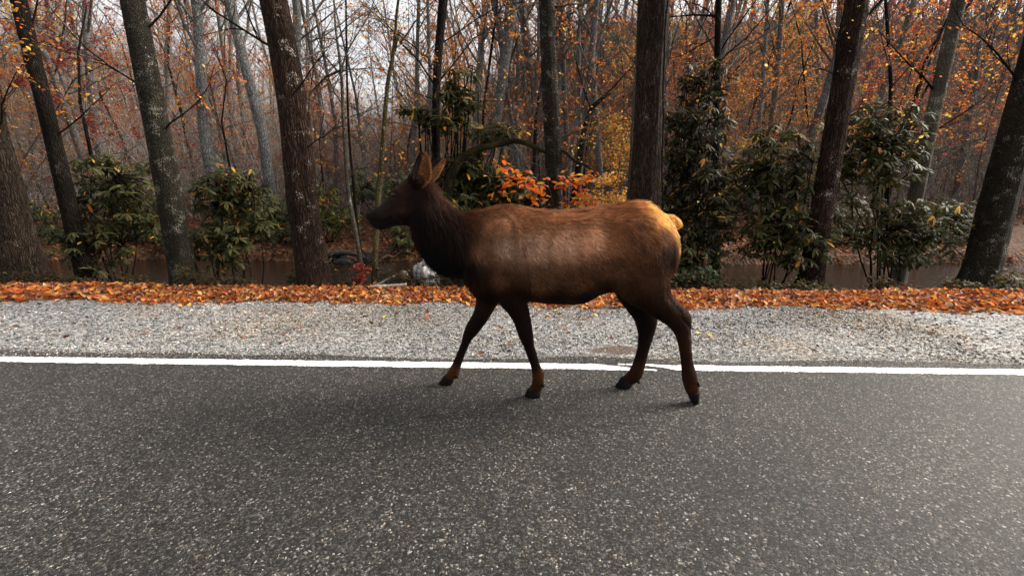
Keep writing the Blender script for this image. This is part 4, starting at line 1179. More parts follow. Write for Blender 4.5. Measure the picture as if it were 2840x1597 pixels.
tD, iD, cD = big_tree('hardwood_tree', 'narrow dark trunk rising behind the elk ears', 'tree',
    up_more([(1196, 800, 7.6, 30), (1200, 650, 7.6, 27), (1209, 450, 7.6, 25), (1209, 300, 7.6, 22), (1214, 180, 7.6, 23), (1222, 80, 7.6, 24), (1230, 0, 7.6, 25)]), 'bark_dark', ridge=.14, flare=.2, seed=18, sides=24)
limbs(tD, iD, [(np.array(P(1207, 240, 7.6)), (-.6, 0, .9), 2.4, .016), (np.array(P(1212, 235, 7.6)), (.75, .1, .65), 2.6, .014), (np.array(P(1205, 200, 7.6)), (-.8, -.1, .8), 2.2, .013), (np.array(P(1200, 275, 7.6)), (-1, 0, .35), 1.5, .010),
               (np.array(P(1203, 380, 7.6)), (-.9, -.2, .4), 1.5, .008), (np.array(P(1212, 270, 7.6)), (1, .1, .12), 1.8, .010), (np.array(P(1212, 130, 7.6)), (.8, 0, .6), 2.0, .012)], 19, twig_par, 'twig_dark', 260, (.03, .07), ORANGE + YELLOW)

# slender saplings in front of the stream
tE, iE, cE = big_tree('sapling', 'slender pale lichen barked sapling leaning beside the thick red trunk', 'tree',
    up_more([(1006, 800, 6.3, 15), (1003, 745, 6.3, 13), (986, 640, 6.3, 12), (967, 540, 6.3, 11), (958, 420, 6.3, 11), (951, 300, 6.3, 9.5), (946, 200, 6.3, 8), (931, 80, 6.3, 6), (926, 0, 6.3, 5)]), 'bark_pale', ridge=.08, seed=22, sides=16)
limbs(tE, iE, [(np.array(P(946, 200, 6.3)), (1, 0, .35), .55, .013), (np.array(P(944, 196, 6.3)), (-1, 0, -.08), .62, .018), (np.array(P(945, 200, 6.3)), (.25, 0, 1), 1.4, .014), (np.array(P(943, 205, 6.3)), (-.7, .1, .8), 1.2, .012),
               (np.array(P(950, 290, 6.3)), (-.7, 0, .75), 1.0, .009), (np.array(P(958, 434, 6.3)), (-.75, .1, .5), .7, .008), (np.array(P(965, 475, 6.3)), (1, -.1, .4), .6, .009), (np.array(P(966, 478, 6.3)), (-.9, -.1, .25), .5, .008),
               (np.array(P(954, 330, 6.3)), (1, .2, .15), 1.0, .009), (np.array(P(935, 110, 6.3)), (1, -.2, .3), 1.0, .008), (np.array(P(962, 575, 6.3)), (-1, 0, .22), .45, .007), (np.array(P(935, 110, 6.3)), (-1, .2, .3), .9, .008)], 23, twig_par, 'twig', 420, (.025, .055), ORANGE + YELLOW)
mb = MB(); st2 = [np.array(P(u, v, 6.45)) for u, v in ((1008, 790), (1000, 700), (988, 600), (979, 500), (972, 430), (966, 330), (962, 200), (960, 60), (958, -80))]
tube(mb, spline(st2, 50), np.linspace(.026, .012, 50), 8); add_part(tE, iE, 'stem', mb, M['twig_dark'])

tF, iF, cF = big_tree('sapling', 'olive barked young tree in front of the stream, forking near its top', 'tree',
    up_more([(1036, 806, 5.95, 18), (1038, 760, 5.95, 16.5), (1041, 700, 5.95, 16), (1046, 600, 5.95, 15), (1053, 500, 5.95, 14), (1062, 400, 5.95, 13), (1069, 300, 5.95, 12), (1077, 220, 5.95, 11), (1088, 165, 5.95, 10), (1096, 100, 5.95, 8), (1100, 40, 5.95, 7.5), (1105, 0, 5.95, 7)]), 'bark_olive', ridge=.07, seed=27, sides=18)
limbs(tF, iF, [(np.array(P(1092, 150, 5.95)), (.55, 0, .75), .25, .018), (np.array(P(1108, 122, 5.95)), (1, .1, .65), .8, .014), (np.array(P(1084, 190, 5.95)), (-.2, .2, .9), 1.0, .008), (np.array(P(1096, 95, 5.95)), (-.6, 0, .45), .5, .008), (np.array(P(1104, 90, 5.95)), (1, -.1, -.4), .6, .007),
               (np.array(P(1098, 60, 5.95)), (-1, .2, .4), .8, .007), (np.array(P(1062, 400, 5.95)), (-1, .2, .3), .7, .006), (np.array(P(1066, 340, 5.95)), (1, .3, .25), .8, .006), (np.array(P(1052, 520, 5.95)), (.9, -.2, .45), .6, .006)], 28, twig_par, 'twig', 260, (.025, .05), ORANGE + YELLOW)

tG, iG, cG = big_tree('sapling', 'thin pale grey trunk standing close beside the massive brown trunk', 'tree',
    up_more([(1735, 790, 8.6, 13), (1740, 600, 8.6, 11), (1748, 480, 8.6, 10), (1754, 360, 8.6, 9), (1760, 260, 8.6, 8), (1768, 100, 8.6, 7), (1772, 0, 8.6, 6.5)]), 'bark_pale', ridge=.06, seed=31, sides=14)
limbs(tG, iG, [(np.array(P(1756, 330, 8.6)), (-.8, 0, .6), 1.3, .01), (np.array(P(1765, 180, 8.6)), (-.9, 0, .5), 1.6, .01), (np.array(P(1750, 430, 8.6)), (-1, -.2, .2), 1.2, .008)], 32, twig_par, 'twig', 80, (.03, .06), YELLOW)

tH, iH, cH = big_tree('hardwood_tree', 'dark slim trunk rising out of the rhododendron by the weeds', 'tree',
    up_more([(1986, 800, 7.8, 24), (1985, 600, 7.8, 21), (1986, 400, 7.8, 19), (1989, 200, 7.8, 17), (1993, 0, 7.8, 16)]), 'bark_dark', ridge=.12, seed=35, sides=20)
limbs(tH, iH, [(np.array(P(1990, 45, 7.8)), (-1, 0, .05), 1.0, .02), (np.array(P(1989, 100, 7.8)), (-.7, 0, -.6), .9, .014), (np.array(P(1988, 180, 7.8)), (.9, -.1, .5), 1.4, .014), (np.array(P(1991, 60, 7.8)), (-.5, .1, .9), 1.2, .012), (np.array(P(1986, 420, 7.8)), (-1, -.2, .1), .9, .008)], 36, twig_par, 'twig_dark', 120, (.03, .06), ORANGE + RED)

# mossy leaning trunk that arches behind the elk
arch = [(1222, 800, 6.95, 36.7), (1232, 640, 6.95, 32.4), (1245, 520, 6.95, 28.1), (1262, 466, 6.95, 23.8), (1285, 436, 6.95, 20.6), (1320, 415, 6.95, 17.3), (1360, 406, 6.95, 16.2), (1402, 396, 6.95, 15.1), (1434, 391, 6.95, 15.1), (1470, 402, 6.95, 13.0), (1512, 421, 6.95, 10.8), (1560, 418, 6.95, 9.8), (1594, 446, 6.95, 8.6), (1634, 465, 6.95, 6.5), (1648, 490, 6.95, 4.3)]
tI, iI, cI = big_tree('leaning_tree', 'mossy crooked trunk arching sideways behind the elk withers', 'tree', arch, 'bark_moss', ridge=.14, seed=41, sides=16, rows_n=120)
limbs(tI, iI, [(np.array(P(1310, 418, 6.95)), (.5, -.2, .8), 1.2, .012), (np.array(P(1440, 392, 6.95)), (.5, .1, .9), 1.0, .012), (np.array(P(1420, 394, 6.95)), (-.6, 0, .8), .8, .01), (np.array(P(1508, 424, 6.95)), (-.2, -.1, -1), .9, .012), (np.array(P(1565, 420, 6.95)), (.9, .1, .35), 1.2, .009), (np.array(P(1600, 450, 6.95)), (.7, .1, .7), 1.0, .007), (np.array(P(1635, 465, 6.95)), (.8, 0, -.4), .7, .005)], 42, twig_par, 'twig', 90, (.03, .06), ORANGE + YELLOW)
# dead leaning stem across the stream
tJ, iJ, cJ = big_tree('leaning_tree', 'dark dead stem leaning to one side beyond the stream', 'tree', [(1590, 560, 12.5, 20), (1608, 440, 12.5, 18), (1621, 358, 12.5, 15), (1641, 303, 12.5, 13), (1668, 275, 12.5, 9), (1694, 261, 12.5, 5)], 'bark_dark', ridge=.14, seed=45, sides=14, rows_n=60)
limbs(tJ, iJ, [(np.array(P(1640, 305, 12.5)), (-.3, .1, 1), 2.4, .03), (np.array(P(1630, 330, 12.5)), (.6, .2, .9), 2.6, .03), (np.array(P(1615, 400, 12.5)), (.7, 0, .8), 2.2, .02)], 46, twig_par, 'twig_dark', 160, (.05, .09), ORANGE + RED)

# trunks standing further along the road
for i, (u, Y, w, mt, lab, rg) in enumerate([(520, 6.6, 62, 'bark_grey', 'grey trunk on the leaf strip beyond the red lichen flecked trunk', .12), (250, 7.4, 40, 'bark_dark', 'dark narrow roadside trunk at the stream bend', .12), (90, 6.2, 84, 'bark_brown', 'broad brown trunk at the far end of the leaf strip', .2),
                                 (2240, 6.8, 58, 'bark_red', 'reddish trunk among the roadside rhododendrons', .16), (2480, 7.6, 36, 'bark_pale', 'pale slim trunk behind the roadside rhododendrons', .1), (2700, 6.6, 74, 'bark_grey', 'stout grey trunk past the rhododendron thicket', .12)]):
    k = (u - 1420) * .085
    t, iv, cc_ = big_tree('hardwood_tree', lab, 'tree', up_more([(u, 806, Y, w * 1.1), (u + k * .3, 700, Y, w), (u + k * 1.0, 400, Y, w * .93), (u + k * 2, 0, Y, w * .9)]), mt, ridge=rg, flare=.3, seed=60 + i, sides=30, rows_n=120)
    limbs(t, iv, [(np.array(P(u + k, 380, Y)), (.8, 0, .5), 1.4, .014), (np.array(P(u + k * 1.3, 260, Y)), (-.8, .2, .6), 1.8, .016), (np.array(P(u + k * 1.7, 100, Y)), (.5, .3, .8), 2.0, .016)], 70 + i, twig_par, 'twig_dark', 240, (.03, .07), ORANGE + YELLOW)

# --- rhododendrons: whorls of long leathery leaves on crooked stems
RH = [(.042, .046, .016), (.058, .060, .022), (.028, .034, .013), (.085, .085, .034), (.062, .056, .018)]
lt_v, lt_q = LEAF['long']
def rhodo(label, base, blobs, n_tips, seed, leaf=(.11, .185), pal=RH, singles=90, old=.035, name='rhododendron', cat='shrub', stem_r=.016):
    rng = np.random.default_rng(seed)
    base = np.array(base, float)
    t = thing(name, label, cat, tuple(base)); inv = Matrix.Translation(-Vector(t.location))
    w = np.array([b[3] * b[4] * b[5] for b in blobs]); w = w / w.sum()
    tips = []
    for _ in range(n_tips):
        b = blobs[int(rng.choice(len(blobs), p=w))]
        d = nrm(rng.normal(size=3)); r = rng.random() ** .45
        tips.append(np.array(b[:3]) + d * r * np.array(b[3:6]))
    tips = np.array(tips)
    # crooked stems: from the base to each blob, then twigs to the tips
    mb = MB(); hubs = []
    for b in blobs:
        c = np.array(b[:3])
        for k in range(5):
            h = c + rng.normal(0, .35, 3) * np.array(b[3:6]); hubs.append(h)
            s0 = base + np.array([rng.normal(0, .12), rng.normal(0, .12), -.1])
            mid = s0 * .5 + h * .5 + rng.normal(0, .12, 3)
            tube(mb, spline([s0, mid, h], 9), np.linspace(stem_r, stem_r * .5, 9), 6)
    hubs = np.array(hubs)
    for p in tips:
        h = hubs[np.argmin(np.linalg.norm(hubs - p, axis=1) * rng.uniform(.8, 1.2, len(hubs)))]
        m = .5 * (p + h) + rng.normal(0, .06, 3) - np.array([0, 0, .04])
        tube(mb, spline([h, m, p], 5), np.linspace(.006, .003, 5), 3, False)
    add_part(t, inv, 'stems', mb, M['twig_dark'])
    pos, rot, size, col = [], [], [], []
    for p in tips:
        k = int(rng.integers(6, 11)); a0 = rng.random() * 6.28; droop = rng.uniform(-.9, .15)
        axis = nrm(np.array([rng.normal(0, .35), rng.normal(0, .35) - .2, 1.0]))
        e1 = nrm(np.cross(axis, rng.normal(size=3))); e2 = np.cross(axis, e1)
        for i in range(k):
            a = a0 + i * 6.283 / k + rng.normal(0, .2)
            x = nrm(e1 * math.cos(a) + e2 * math.sin(a) + axis * (droop + rng.normal(0, .15)) * .9)
            y = nrm(np.cross(axis, x)); z = np.cross(x, y)
            pos.append(p + x * .008); rot.append(np.stack([x, y, z], -1)); size.append(rng.uniform(*leaf))
            c = pal[rng.integers(0, len(pal))]
            if rng.random() < old: c = [(.5, .22, .03), (.55, .33, .05), (.42, .14, .03)][rng.integers(0, 3)]
            col.append(np.array(c) * rng.uniform(.75, 1.3))
    pos, rot, size, col = map(np.array, (pos, rot, size, col))
    near = np.argsort(pos[:, 1])[:singles]
    rest = np.setdiff1d(np.arange(len(pos)), near)
    mb = MB(); scatter(mb, 'long', pos[rest], rot[rest], size[rest], col[rest])
    fo = add_part(t, inv, 'foliage', mb, M['evergreen'], True); fo['kind'] = 'stuff'
    for i in near:
        me = leaf_meshes[int(rng.integers(0, len(leaf_meshes)))]
        o = obj('leaf', me, None, t); o.matrix_parent_inverse = inv
        o.matrix_basis = Matrix.Translation(Vector(pos[i])) @ Matrix(rot[i].tolist()).to_4x4() @ Matrix.Scale(float(size[i]), 4)
    return t
leaf_meshes = []
for c in RH + [(.5, .24, .03)]:
    mb = MB(); mb.add(lt_v, lt_q, None, np.array(c)); me = mb.mesh('leaf', True, True); me.materials.append(M['evergreen']); leaf_meshes.append(me)
leaf_meshes = leaf_meshes[:5] * 5 + leaf_meshes[5:]
def B(u, v, Y, ru, rv, ry):
    p = P(u, v, Y); s = (Y / ray(u, v).y) / F_PX
    return (p.x, p.y, p.z, ru * s, ry, rv * s)
def gb(u, Y):
    x = P(u, 700, Y).x; return (x, Y, tz(x, Y))
rhodo('tall rhododendron with long drooping leaves climbing round the narrow dark trunk', gb(1240, 7.2), [B(1280, 208, 7.2, 48, 26, .3), B(1262, 262, 7.2, 62, 34, .3), B(1160, 312, 7.2, 48, 20, .3), B(1240, 338, 7.2, 85, 30, .35), B(1290, 300, 7.3, 40, 45, .3), B(1385, 366, 7.4, 78, 30, .3), B(1300, 485, 7.3, 95, 65, .3), B(1250, 560, 7.0, 75, 50, .4)], 360, 301, singles=160, old=.06)
rhodo('low rhododendron thicket behind the elk withers under the orange sapling', gb(1400, 7.4), [B(1400, 530, 7.4, 110, 55, .4), B(1350, 600, 7.2, 120, 60, .4), B(1480, 570, 7.4, 70, 45, .3)], 420, 302, singles=140)
rhodo('big dark rhododendron filling the roadside behind the elk tail', gb(1905, 7.0), [B(1955, 225, 7.3, 75, 65, .4), B(1930, 350, 7.1, 105, 85, .5), B(1915, 480, 7.0, 110, 100, .55), B(1940, 610, 6.9, 120, 100, .5), B(1915, 715, 6.7, 105, 65, .4)], 680, 303, (.08, .16), [(.020, .022, .009), (.034, .034, .013), (.014, .017, .007), (.060, .058, .024), (.026, .022, .009)], old=.045, singles=160)
rhodo('yellow green rhododendron across the stream by the thick red trunk', gb(890, 12.0), [B(880, 550, 12, 65, 45, .6), B(930, 610, 11.6, 70, 40, .5), B(850, 620, 12, 40, 40, .5)], 260, 304, (.11, .17), [(.075, .085, .018), (.06, .075, .02), (.045, .06, .018), (.10, .10, .02)], 60)
rhodo('grey green rhododendron overhanging the stream below the elk chin', gb(1120, 11.2), [B(1110, 530, 12.5, 70, 55, .7), B(1110, 660, 10.9, 45, 35, .4), B(1010, 520, 13, 50, 55, .6), B(1160, 620, 11.2, 60, 40, .4)], 320, 305, (.11, .17), [(.05, .06, .03), (.04, .052, .026), (.07, .08, .04)], 60)
rhodo('rhododendron clump on the roadside short of the grey trunk', gb(640, 7.4), [B(650, 560, 7.4, 110, 110, .5), B(600, 680, 7.0, 90, 70, .4)], 300, 306, singles=60)
rhodo('dense rhododendron round the dark narrow trunk at the stream bend', gb(300, 8.0), [B(330, 540, 8.0, 150, 120, .6), B(260, 680, 7.6, 120, 80, .5)], 340, 307, singles=60)
rhodo('rhododendron mound in front of the reddish roadside trunk', gb(2150, 7.0), [B(2140, 480, 7.2, 120, 130, .5), B(2180, 660, 6.8, 130, 90, .5)], 420, 308, singles=60)
rhodo('tall rhododendron bank in front of the pale slim trunk', gb(2480, 7.2), [B(2420, 420, 7.4, 150, 150, .6), B(2520, 640, 7.0, 160, 110, .5)], 420, 309, singles=60)

for i, (u, Y, lab) in enumerate([(60, 12.5, 'far bank rhododendron behind the broad brown trunk'), (420, 12.2, 'far bank rhododendron beyond the grey leaf strip trunk'), (760, 12.6, 'far bank rhododendron just behind the lichen flecked red trunk'), (1290, 12.4, 'far bank rhododendron hidden behind the elk neck'), (1620, 12.8, 'far bank rhododendron below the gold leaved bush'), (1850, 12.2, 'far bank rhododendron behind the massive trunk'), (2330, 12.4, 'far bank rhododendron beyond the reddish roadside trunk'), (2650, 12.6, 'far bank rhododendron before the stout grey trunk')]):
    rhodo(lab, gb(u, Y), [B(u, 600, Y, 95, 45, .6), B(u + 60, 650, Y - .6, 85, 30, .5), B(u - 70, 650, Y - .5, 70, 30, .5)], 230, 330 + i, (.12, .18), [(.05, .06, .022), (.04, .05, .022), (.065, .07, .03)], 0)
# --- orange leaved sapling: big leaves one by one
def sapling_leaves(label, base, clusters, seed):
    rng = np.random.default_rng(seed)
    t = thing('leafy_sapling', label, 'sapling', tuple(base)); inv = Matrix.Translation(-Vector(t.location))
    mb = MB()
    cols = [(.86, .15, .014), (.88, .24, .02), (.80, .12, .02), (.88, .34, .03), (.84, .34, .18), (.86, .5, .05)]
    mes = []
    for c in cols:
        m_ = MB(); m_.add(*[LEAF['oval'][0], LEAF['oval'][1]], None, np.array(c)); me = m_.mesh('leaf', True, True); me.materials.append(M['sap_leaf']); mes.append(me)
    for (u, v, Y, du, dv, n) in clusters:
        a = np.array(P(u, v, Y)); b = np.array(P(u + du, v + dv, Y - .1))
        s = np.array(base)
        tube(mb, spline([s, s * .35 + a * .65 + rng.normal(0, .05, 3), a], 10), np.linspace(.009, .004, 10), 5)
        tube(mb, spline([a, .5 * (a + b) + np.array([0, 0, .03]), b], 6), np.linspace(.004, .002, 6), 4)
        for i in range(int(n * 1.5)):
            f = rng.random(); p = a * (1 - f) + b * f + rng.normal(0, .075, 3) * np.array([1.3, 1, .8])
            x = nrm(np.array([rng.normal(0, 1), rng.normal(0, .7), rng.normal(-.25, .3)])); y = nrm(np.cross(np.array([rng.normal(0, .3), rng.normal(0, .35) - .25, 1.0]), x)); z = np.cross(x, y)
            o = obj('leaf', mes[int(rng.integers(0, 6))], None, t); o.matrix_parent_inverse = inv
            o.matrix_basis = Matrix.Translation(Vector(p)) @ Matrix(np.stack([x, y, z], -1).tolist()).to_4x4() @ Matrix.Scale(float(rng.uniform(.075, .135)), 4)
    add_part(t, inv, 'stem', mb, M['twig_dark'])
sapling_leaves('young sapling with bright orange red leaves on the near side of the lichen trunk', gb(1455, 6.5), [(1385, 460, 6.5, 60, 30, 16), (1400, 485, 6.5, 80, 25, 16), (1440, 510, 6.4, 70, 15, 16), (1470, 540, 6.4, 40, 10, 10), (1375, 500, 6.5, 40, 30, 9), (1490, 565, 6.4, 30, 15, 7), (1385, 545, 6.5, 60, 5, 6), (1515, 512, 6.3, 35, 2, 5)], 401)
sapling_leaves('young sapling with vivid orange leaves between the lichen trunk and the massive trunk', gb(1600, 6.7), [(1560, 490, 6.7, 35, 25, 14), (1575, 500, 6.7, 70, -10, 22), (1590, 510, 6.7, 50, 20, 16), (1605, 545, 6.7, 50, 25, 12), (1565, 530, 6.7, 30, 30, 8), (1600, 575, 6.7, 40, 2, 6)], 402)

# --- yellow bush behind, small leaved
def leafy_bush(name, label, base, blobs, n, seed, pal, size, mat='leaf', kind='oval', cat='shrub', stems=10):
    rng = np.random.default_rng(seed); base = np.array(base)
    t = thing(name, label, cat, tuple(base)); inv = Matrix.Translation(-Vector(t.location))
    w = np.array([b[3] * b[5] for b in blobs]); w /= w.sum()
    mb = MB(); ends = []
    for i in range(stems * len(blobs)):
        b = blobs[i % len(blobs)]; e = np.array(b[:3]) + rng.normal(0, .5, 3) * np.array(b[3:6]); ends.append(e)
        s0 = base + np.array([rng.normal(0, .1), rng.normal(0, .1), -.05])
        tube(mb, spline([s0, .5 * (s0 + e) + rng.normal(0, .06, 3), e], 8), np.linspace(.008, .002, 8), 4, False)
    add_part(t, inv, 'stems', mb, M['twig'])
    bi = rng.choice(len(blobs), n, p=w); bb = np.array(blobs)[bi]
    pos = bb[:, :3] + nrm(rng.normal(size=(n, 3))) * (rng.random((n, 1)) ** .5) * bb[:, 3:6]
    pos[:, 2] += (vnoise(pos[:, 0] * 7, pos[:, 2] * 7) - .5) * .1
    mb = MB(); scatter(mb, kind, pos, rand_rot(rng, n, .5), rng.uniform(*size, n), pick(rng, pal, n))
    add_part(t, inv, 'foliage', mb, M[mat], True)
    return t
leafy_bush('yellow_bush', 'small leaved golden yellow bush beside the thin pale trunk', gb(1680, 9.0), [B(1690, 500, 9, 50, 22, .4), B(1650, 560, 9, 60, 30, .4), B(1720, 555, 9, 40, 35, .4)], 1500, 411, YELLOW, (.035, .06))
leafy_bush('yellow_bush', 'sparse gold leaved bush behind the massive trunk, reaching above the pale trunk base', gb(1690, 13), [B(1690, 350, 13, 60, 45, .8), B(1720, 420, 13, 55, 60, .8)], 1300, 412, YELLOW + GOLDGREEN + ORANGE, (.05, .09))
leafy_bush('weed_clump', 'dark green leafy weeds on the edge of leaves behind the elk hind legs', gb(1925, 5.75), [B(1900, 772, 5.75, 45, 22, .15), B(1955, 768, 5.75, 45, 28, .15)], 420, 413, [(.045, .07, .03), (.06, .085, .035), (.03, .05, .022)], (.04, .075), 'evergreen', cat='plant')
leafy_bush('red_seedling', 'small red leaved seedling between the two slender saplings', gb(1005, 5.8), [B(1003, 745, 5.8, 22, 22, .08), B(995, 778, 5.8, 28, 18, .1)], 120, 414, [(.34, .05, .02), (.42, .08, .03), (.25, .04, .02)], (.04, .075), 'sap_leaf', cat='plant', stems=5)
leafy_bush('weed_clump', 'low olive green weeds at the foot of the olive sapling', gb(985, 5.75), [B(965, 782, 5.75, 25, 18, .1), B(1030, 795, 5.7, 18, 12, .1)], 150, 415, [(.09, .085, .02), (.06, .065, .02), (.14, .12, .02)], (.03, .06), 'leaf', cat='plant', stems=6)
leafy_bush('weed_clump', 'feathery green weeds round the white rock under the elk chest', gb(1260, 5.75), [B(1240, 775, 5.75, 45, 22, .12), B(1285, 765, 5.75, 25, 25, .12), B(1195, 790, 5.7, 35, 10, .1)], 700, 416, [(.055, .065, .022), (.08, .085, .03), (.04, .045, .018), (.2, .13, .03)], (.02, .05), 'leaf', cat='plant', stems=10)

wp = [leafy_bush('bank_weeds', 'low tangled weeds on the brink of the stream bank', (0, 0, 0), [(0, 0, .12, .35, .15, .14), (.25, .05, .08, .25, .12, .10), (-.3, .03, .16, .2, .1, .2)], 420, 420 + k, [(.05, .055, .02), (.07, .07, .025), (.12, .07, .025), (.035, .04, .016), (.1, .04, .02)], (.03, .07), 'leaf', cat='plant', stems=9) for k in range(3)]
wr = np.random.default_rng(44); first = set()
for i, x in enumerate(np.concatenate([np.arange(-8.5, -2.9, .75), np.arange(-1.6, 8.6, .8)])):
    x = float(x + wr.normal(0, .15)); y = yl(x) + 2.75 + wr.normal(0, .1); k = i % 3
    o = wp[k] if k not in first else copy_tree(wp[k]); first.add(k)
    o.location = (x, y, tz(x, y) + .02); o.rotation_euler = (0, 0, wr.uniform(-.5, .5)); o.scale = (wr.uniform(.7, 1.25),) * 3
    tag(o, 'low tangled weeds on the brink of the stream bank', 'plant', 'weeds along the stream bank')
# --- bank details: rocks, logs, roots
def rock(name, label, c, r, mat, seed, sq=(1, .8, .7), cat='rock', sub=3):
    bm = bmesh.new(); bmesh.ops.create_icosphere(bm, subdivisions=sub, radius=1.0)
    for v in bm.verts:
        p = v.co
        k = 1 + .55 * (float(vnoise(p.x * 1.4 + seed, p.y * 1.4 + p.z * 1.1 + seed)) - .5) + .3 * (float(vnoise(p.x * 3.1 + seed, p.z * 3.1 - p.y)) - .5) + .22 * (float(vnoise(p.x * 7 + seed, p.z * 7 + p.y * 4)) - .5) + .12 * (float(vnoise(p.x * 15 + seed, p.z * 15 + p.y * 9)) - .5)
        v.co = Vector((p.x * sq[0], p.y * sq[1], p.z * sq[2])) * k * r
    me = bpy.data.meshes.new(name); bm.to_mesh(me); bm.free()
    me.polygons.foreach_set('use_smooth', np.ones(len(me.polygons), dtype=bool))
    o = obj(name, me, M[mat]); o.location = c
    return tag(o, label, cat)
p = P(1183, 760, 6.0); rock('rock', 'pale white rock on the bank under the elk neck', (p.x, p.y, p.z), .21, 'rock', 3, (1, .8, 1.15), sub=5)
p = P(952, 730, 10.6); rock('rock', 'rounded dark wet rock at the far water edge', (p.x, p.y, WATER_Z + .02), .20, 'dark_rock', 6, (1.2, .8, .6))
p = P(1018, 722, 10.9); rock('rock', 'angular grey wet rock under the bank roots', (p.x, p.y, WATER_Z + .05), .24, 'dark_rock', 9, (1.0, .8, .8))
p = P(890, 735, 10.8); rock('rock', 'small flat wet rock left of the bank roots', (p.x, p.y, WATER_Z + .03), .2, 'dark_rock', 12, (1.4, .9, .5))
bpy.context.scene['x'] = 0; del bpy.context.scene['x']
bpy.data.objects['rock.003']['label'] = 'small flat wet rock beside the driftwood heap'

# cut log, end grain towards the road
c = np.array(P(1119, 765, 5.9)); t = thing('cut_log', 'short sawn log showing its round end grain on the bank', 'log', tuple(c + np.array([0, 0, -.15]))); inv = Matrix.Translation(-Vector(t.location))
ax = nrm(np.array([.15, 1, -.45]))
mb = MB(); S = np.array([c + ax * k for k in np.linspace(0, .5, 8)]); tube(mb, S, .084, 18, True); add_part(t, inv, 'log', mb, M['bark_dark'])
mb = MB(); tube(mb, np.array([c - ax * .006, c + ax * .004]), .078, 18, True); add_part(t, inv, 'cut_face', mb, M['cutwood'])
def stick(name, label, pts, r0, r1, mat, cat='branch', side=8, n=24, wob=.2, seed=0):
    S = spline(np.array(pts), n); rg = np.random.default_rng(seed)
    mb = MB(); tube(mb, S, np.linspace(r0, r1, n) * (1 + wob * rg.uniform(-.5, .5, n)), side)
    o = mb.build(name, M[mat]); return tag(o, label, cat)
stick('fallen_branch', 'pale bleached fallen log lying along the leaf strip edge', [P(1026, 797, 5.62), P(1075, 794, 5.66), P(1128, 789, 5.7)], .034, .024, 'wood', 'log')
stick('fallen_branch', 'weathered grey stick poking up from the pale fallen log', [P(1034, 796, 5.75), P(1062, 781, 5.8), P(1082, 770, 5.85), P(1095, 766, 5.9)], .011, .016, 'wood', 'stick', seed=2)
stick('twig', 'short brown twig lying on the gravel', [G(1000, 879), G(1012, 877), G(1021, 874.5)], .006, .004, 'bark_dark', 'twig', 5, 8)
rg = np.random.default_rng(77)
labs = ['thick dark driftwood root tangled under the far bank', 'curved silver driftwood root over the dark water', 'knotted black root reaching from the bank to the wet rock', 'thin bleached root above the far water edge', 'dark crooked root beside the angular wet rock']
for i, (pts, r) in enumerate([([(905, 712), (940, 702), (985, 705), (1010, 715)], .10), ([(935, 716), (952, 702), (972, 700), (985, 712)], .035), ([(925, 725), (950, 715), (985, 722), (1005, 735)], .07), ([(1040, 730), (1075, 708), (1090, 712), (1110, 700)], .02), ([(1000, 735), (1030, 716), (1060, 722), (1120, 712)], .05)]):
    stick('driftwood_root', labs[i], [np.array(P(u, v, 10.7 + .1 * i)) for u, v in pts], r, r * .5, 'dark_wood' if i != 3 else 'wood', 'root', 8, 30, .5, i)
# bare brambles hanging over the water
for i, (u0, v0, lab) in enumerate([(1075, 690, 'arching thorny bramble hanging over the stream beside the olive sapling'), (1150, 790, 'bare bramble rising behind the cut log'), (905, 790, 'thin bare shrub at the base of the red trunk'), (1135, 640, 'pale twiggy shrub hanging below the elk throat')]):
    rg2 = np.random.default_rng(500 + i); Y = 6.9 + .3 * i; p0 = np.array(P(u0, v0, Y))
    b0 = np.array([p0[0], p0[1], tz(p0[0], p0[1])])
    t = thing('bramble', lab, 'shrub', tuple(b0)); inv = Matrix.Translation(-Vector(t.location)); out = []
    for k in range(7): grow(rg2, b0, (rg2.normal(0, .5), rg2.normal(0, .3), 1), 1.1 + .3 * rg2.random(), .006, 2, out, dict(twig_par, up=-.10, kids=(5, 4)), 1)
    mb = MB(); wood_mesh(mb, out, rg2, (4, 4, 3, 3)); add_part(t, inv, 'stems', mb, M['twig'])
    mb = MB(); twig_leaves(mb, out, rg2, 60, (.02, .04), YELLOW + GOLDGREEN, 'oval', 2); add_part(t, inv, 'leaves', mb, M['leaf'], True)

# --- single leaves lying on the gravel
rg = np.random.default_rng(91)
leafspots = [(1065, 880, 'yellow leaf lying flat on the gravel beside the short twig', (.62, .45, .06)), (1186, 881, 'red brown curled leaf on the gravel ahead of the elk front leg', (.36, .10, .04)), (1542, 862, 'yellow leaf on the gravel under the elk belly', (.62, .45, .06)),
             (1155, 851, 'small orange leaf at the top edge of the gravel below the elk chest', (.55, .24, .05)), (1652, 876, 'pale yellow leaf on the gravel ahead of the far hind leg', (.6, .48, .14)), (1936, 925, 'yellow leaf on the gravel right behind the near hind hock', (.62, .48, .10)), (1968, 932, 'dull yellow leaf on the gravel well behind the elk', (.5, .38, .1)),
             (1496, 870, 'small red leaf on the gravel behind the near front leg', (.4, .09, .03)), (830, 908, 'small red leaf on the gravel near the white line', (.36, .08, .03)), (1415, 962, 'dark brown leaf on the gravel between the front legs', (.16, .06, .035)), (1335, 985, 'brown leaf close to the white line between the front legs', (.18, .07, .04)), (860, 858, 'tan leaf at the edge of the leaf strip by the red trunk', (.5, .27, .12)), (1370, 861, 'curled orange leaf under the elk brisket', (.5, .16, .05))]
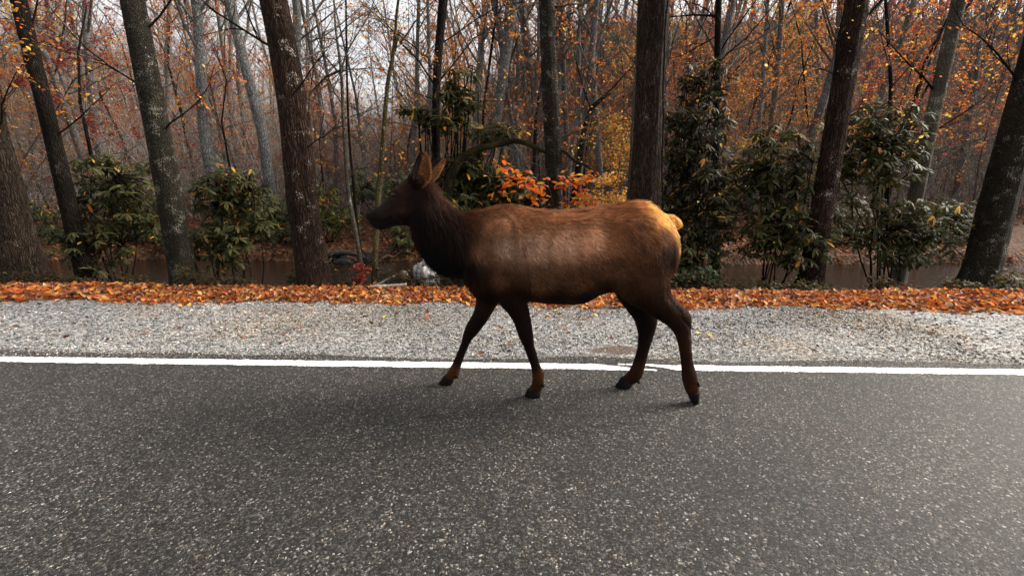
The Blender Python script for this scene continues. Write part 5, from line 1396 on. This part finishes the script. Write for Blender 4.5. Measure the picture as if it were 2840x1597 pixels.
for u, v, lab, c in leafspots:
    p = G(u, v); kind = 'oval' if c[1] > .3 else 'crumpled'
    mb = MB(); mb.add(LEAF[kind][0] - np.array([.5, 0, 0]), LEAF[kind][1], None, np.array(c))
    o = mb.build('fallen_leaf', M['dead_leaf'], colors=True); o.location = (p.x, p.y, .012); o.rotation_euler = (rg.normal(0, .12), rg.normal(0, .12), rg.uniform(0, 6.28)); o.scale = (rg.uniform(.05, .075),) * 3
    tag(o, lab, 'leaf')

# ------------------------------------------------------------------ what sets each hillside tree apart: size, slope and the roadside trunk it stands behind
ANCH = [(90, 'the broad brown trunk'), (250, 'the dark narrow roadside trunk'), (520, 'the grey leaf strip trunk'), (640, 'the short roadside rhododendron'), (850, 'the lichen flecked red trunk'), (955, 'the leaning pale sapling'), (1050, 'the olive barked sapling'), (1130, 'the elk head'), (1210, 'the narrow dark trunk'), (1370, 'the mossy arching trunk'), (1535, 'the grey lichen trunk'),
        (1660, 'the elk hips'), (1790, 'the massive brown trunk'), (1910, 'the elk tail'), (1988, 'the dark slim trunk'), (2150, 'the rhododendron mound'), (2300, 'the reddish roadside trunk'), (2480, 'the pale slim trunk'), (2700, 'the stout grey trunk')]
LOOK = {'grey': 'bare grey tree', 'orange': 'orange leaved tree', 'red': 'dark red leaved tree', 'yellow': 'yellow leaved tree', 'twiggy': 'twiggy understory tree'}
SET = {'grey': 'bare grey trees of the hillside', 'orange': 'orange trees of the hillside', 'red': 'red trees of the hillside', 'yellow': 'yellow trees of the hillside', 'twiggy': 'understory trees across the stream'}
for o, key, x, y, sc in PLANTED:
    u = 1420 + F_PX * x / (y * ct)
    an = min(ANCH, key=lambda a: abs(a[0] - u))[1]
    band = 'across the stream' if y < 17 else 'at the foot of the slope' if y < 25 else 'low on the hillside' if y < 36 else 'halfway up the hillside' if y < 55 else 'high on the hillside' if y < 80 else 'near the ridge'
    size = 'small ' if sc < .75 else 'tall ' if sc > 1.05 else ''
    if len(f'{size}{LOOK[key]} {band}, behind {an}'.split()) > 16: size = ''
    tag(o, f'{size}{LOOK[key]} {band}, behind {an}', 'tree', SET[key])
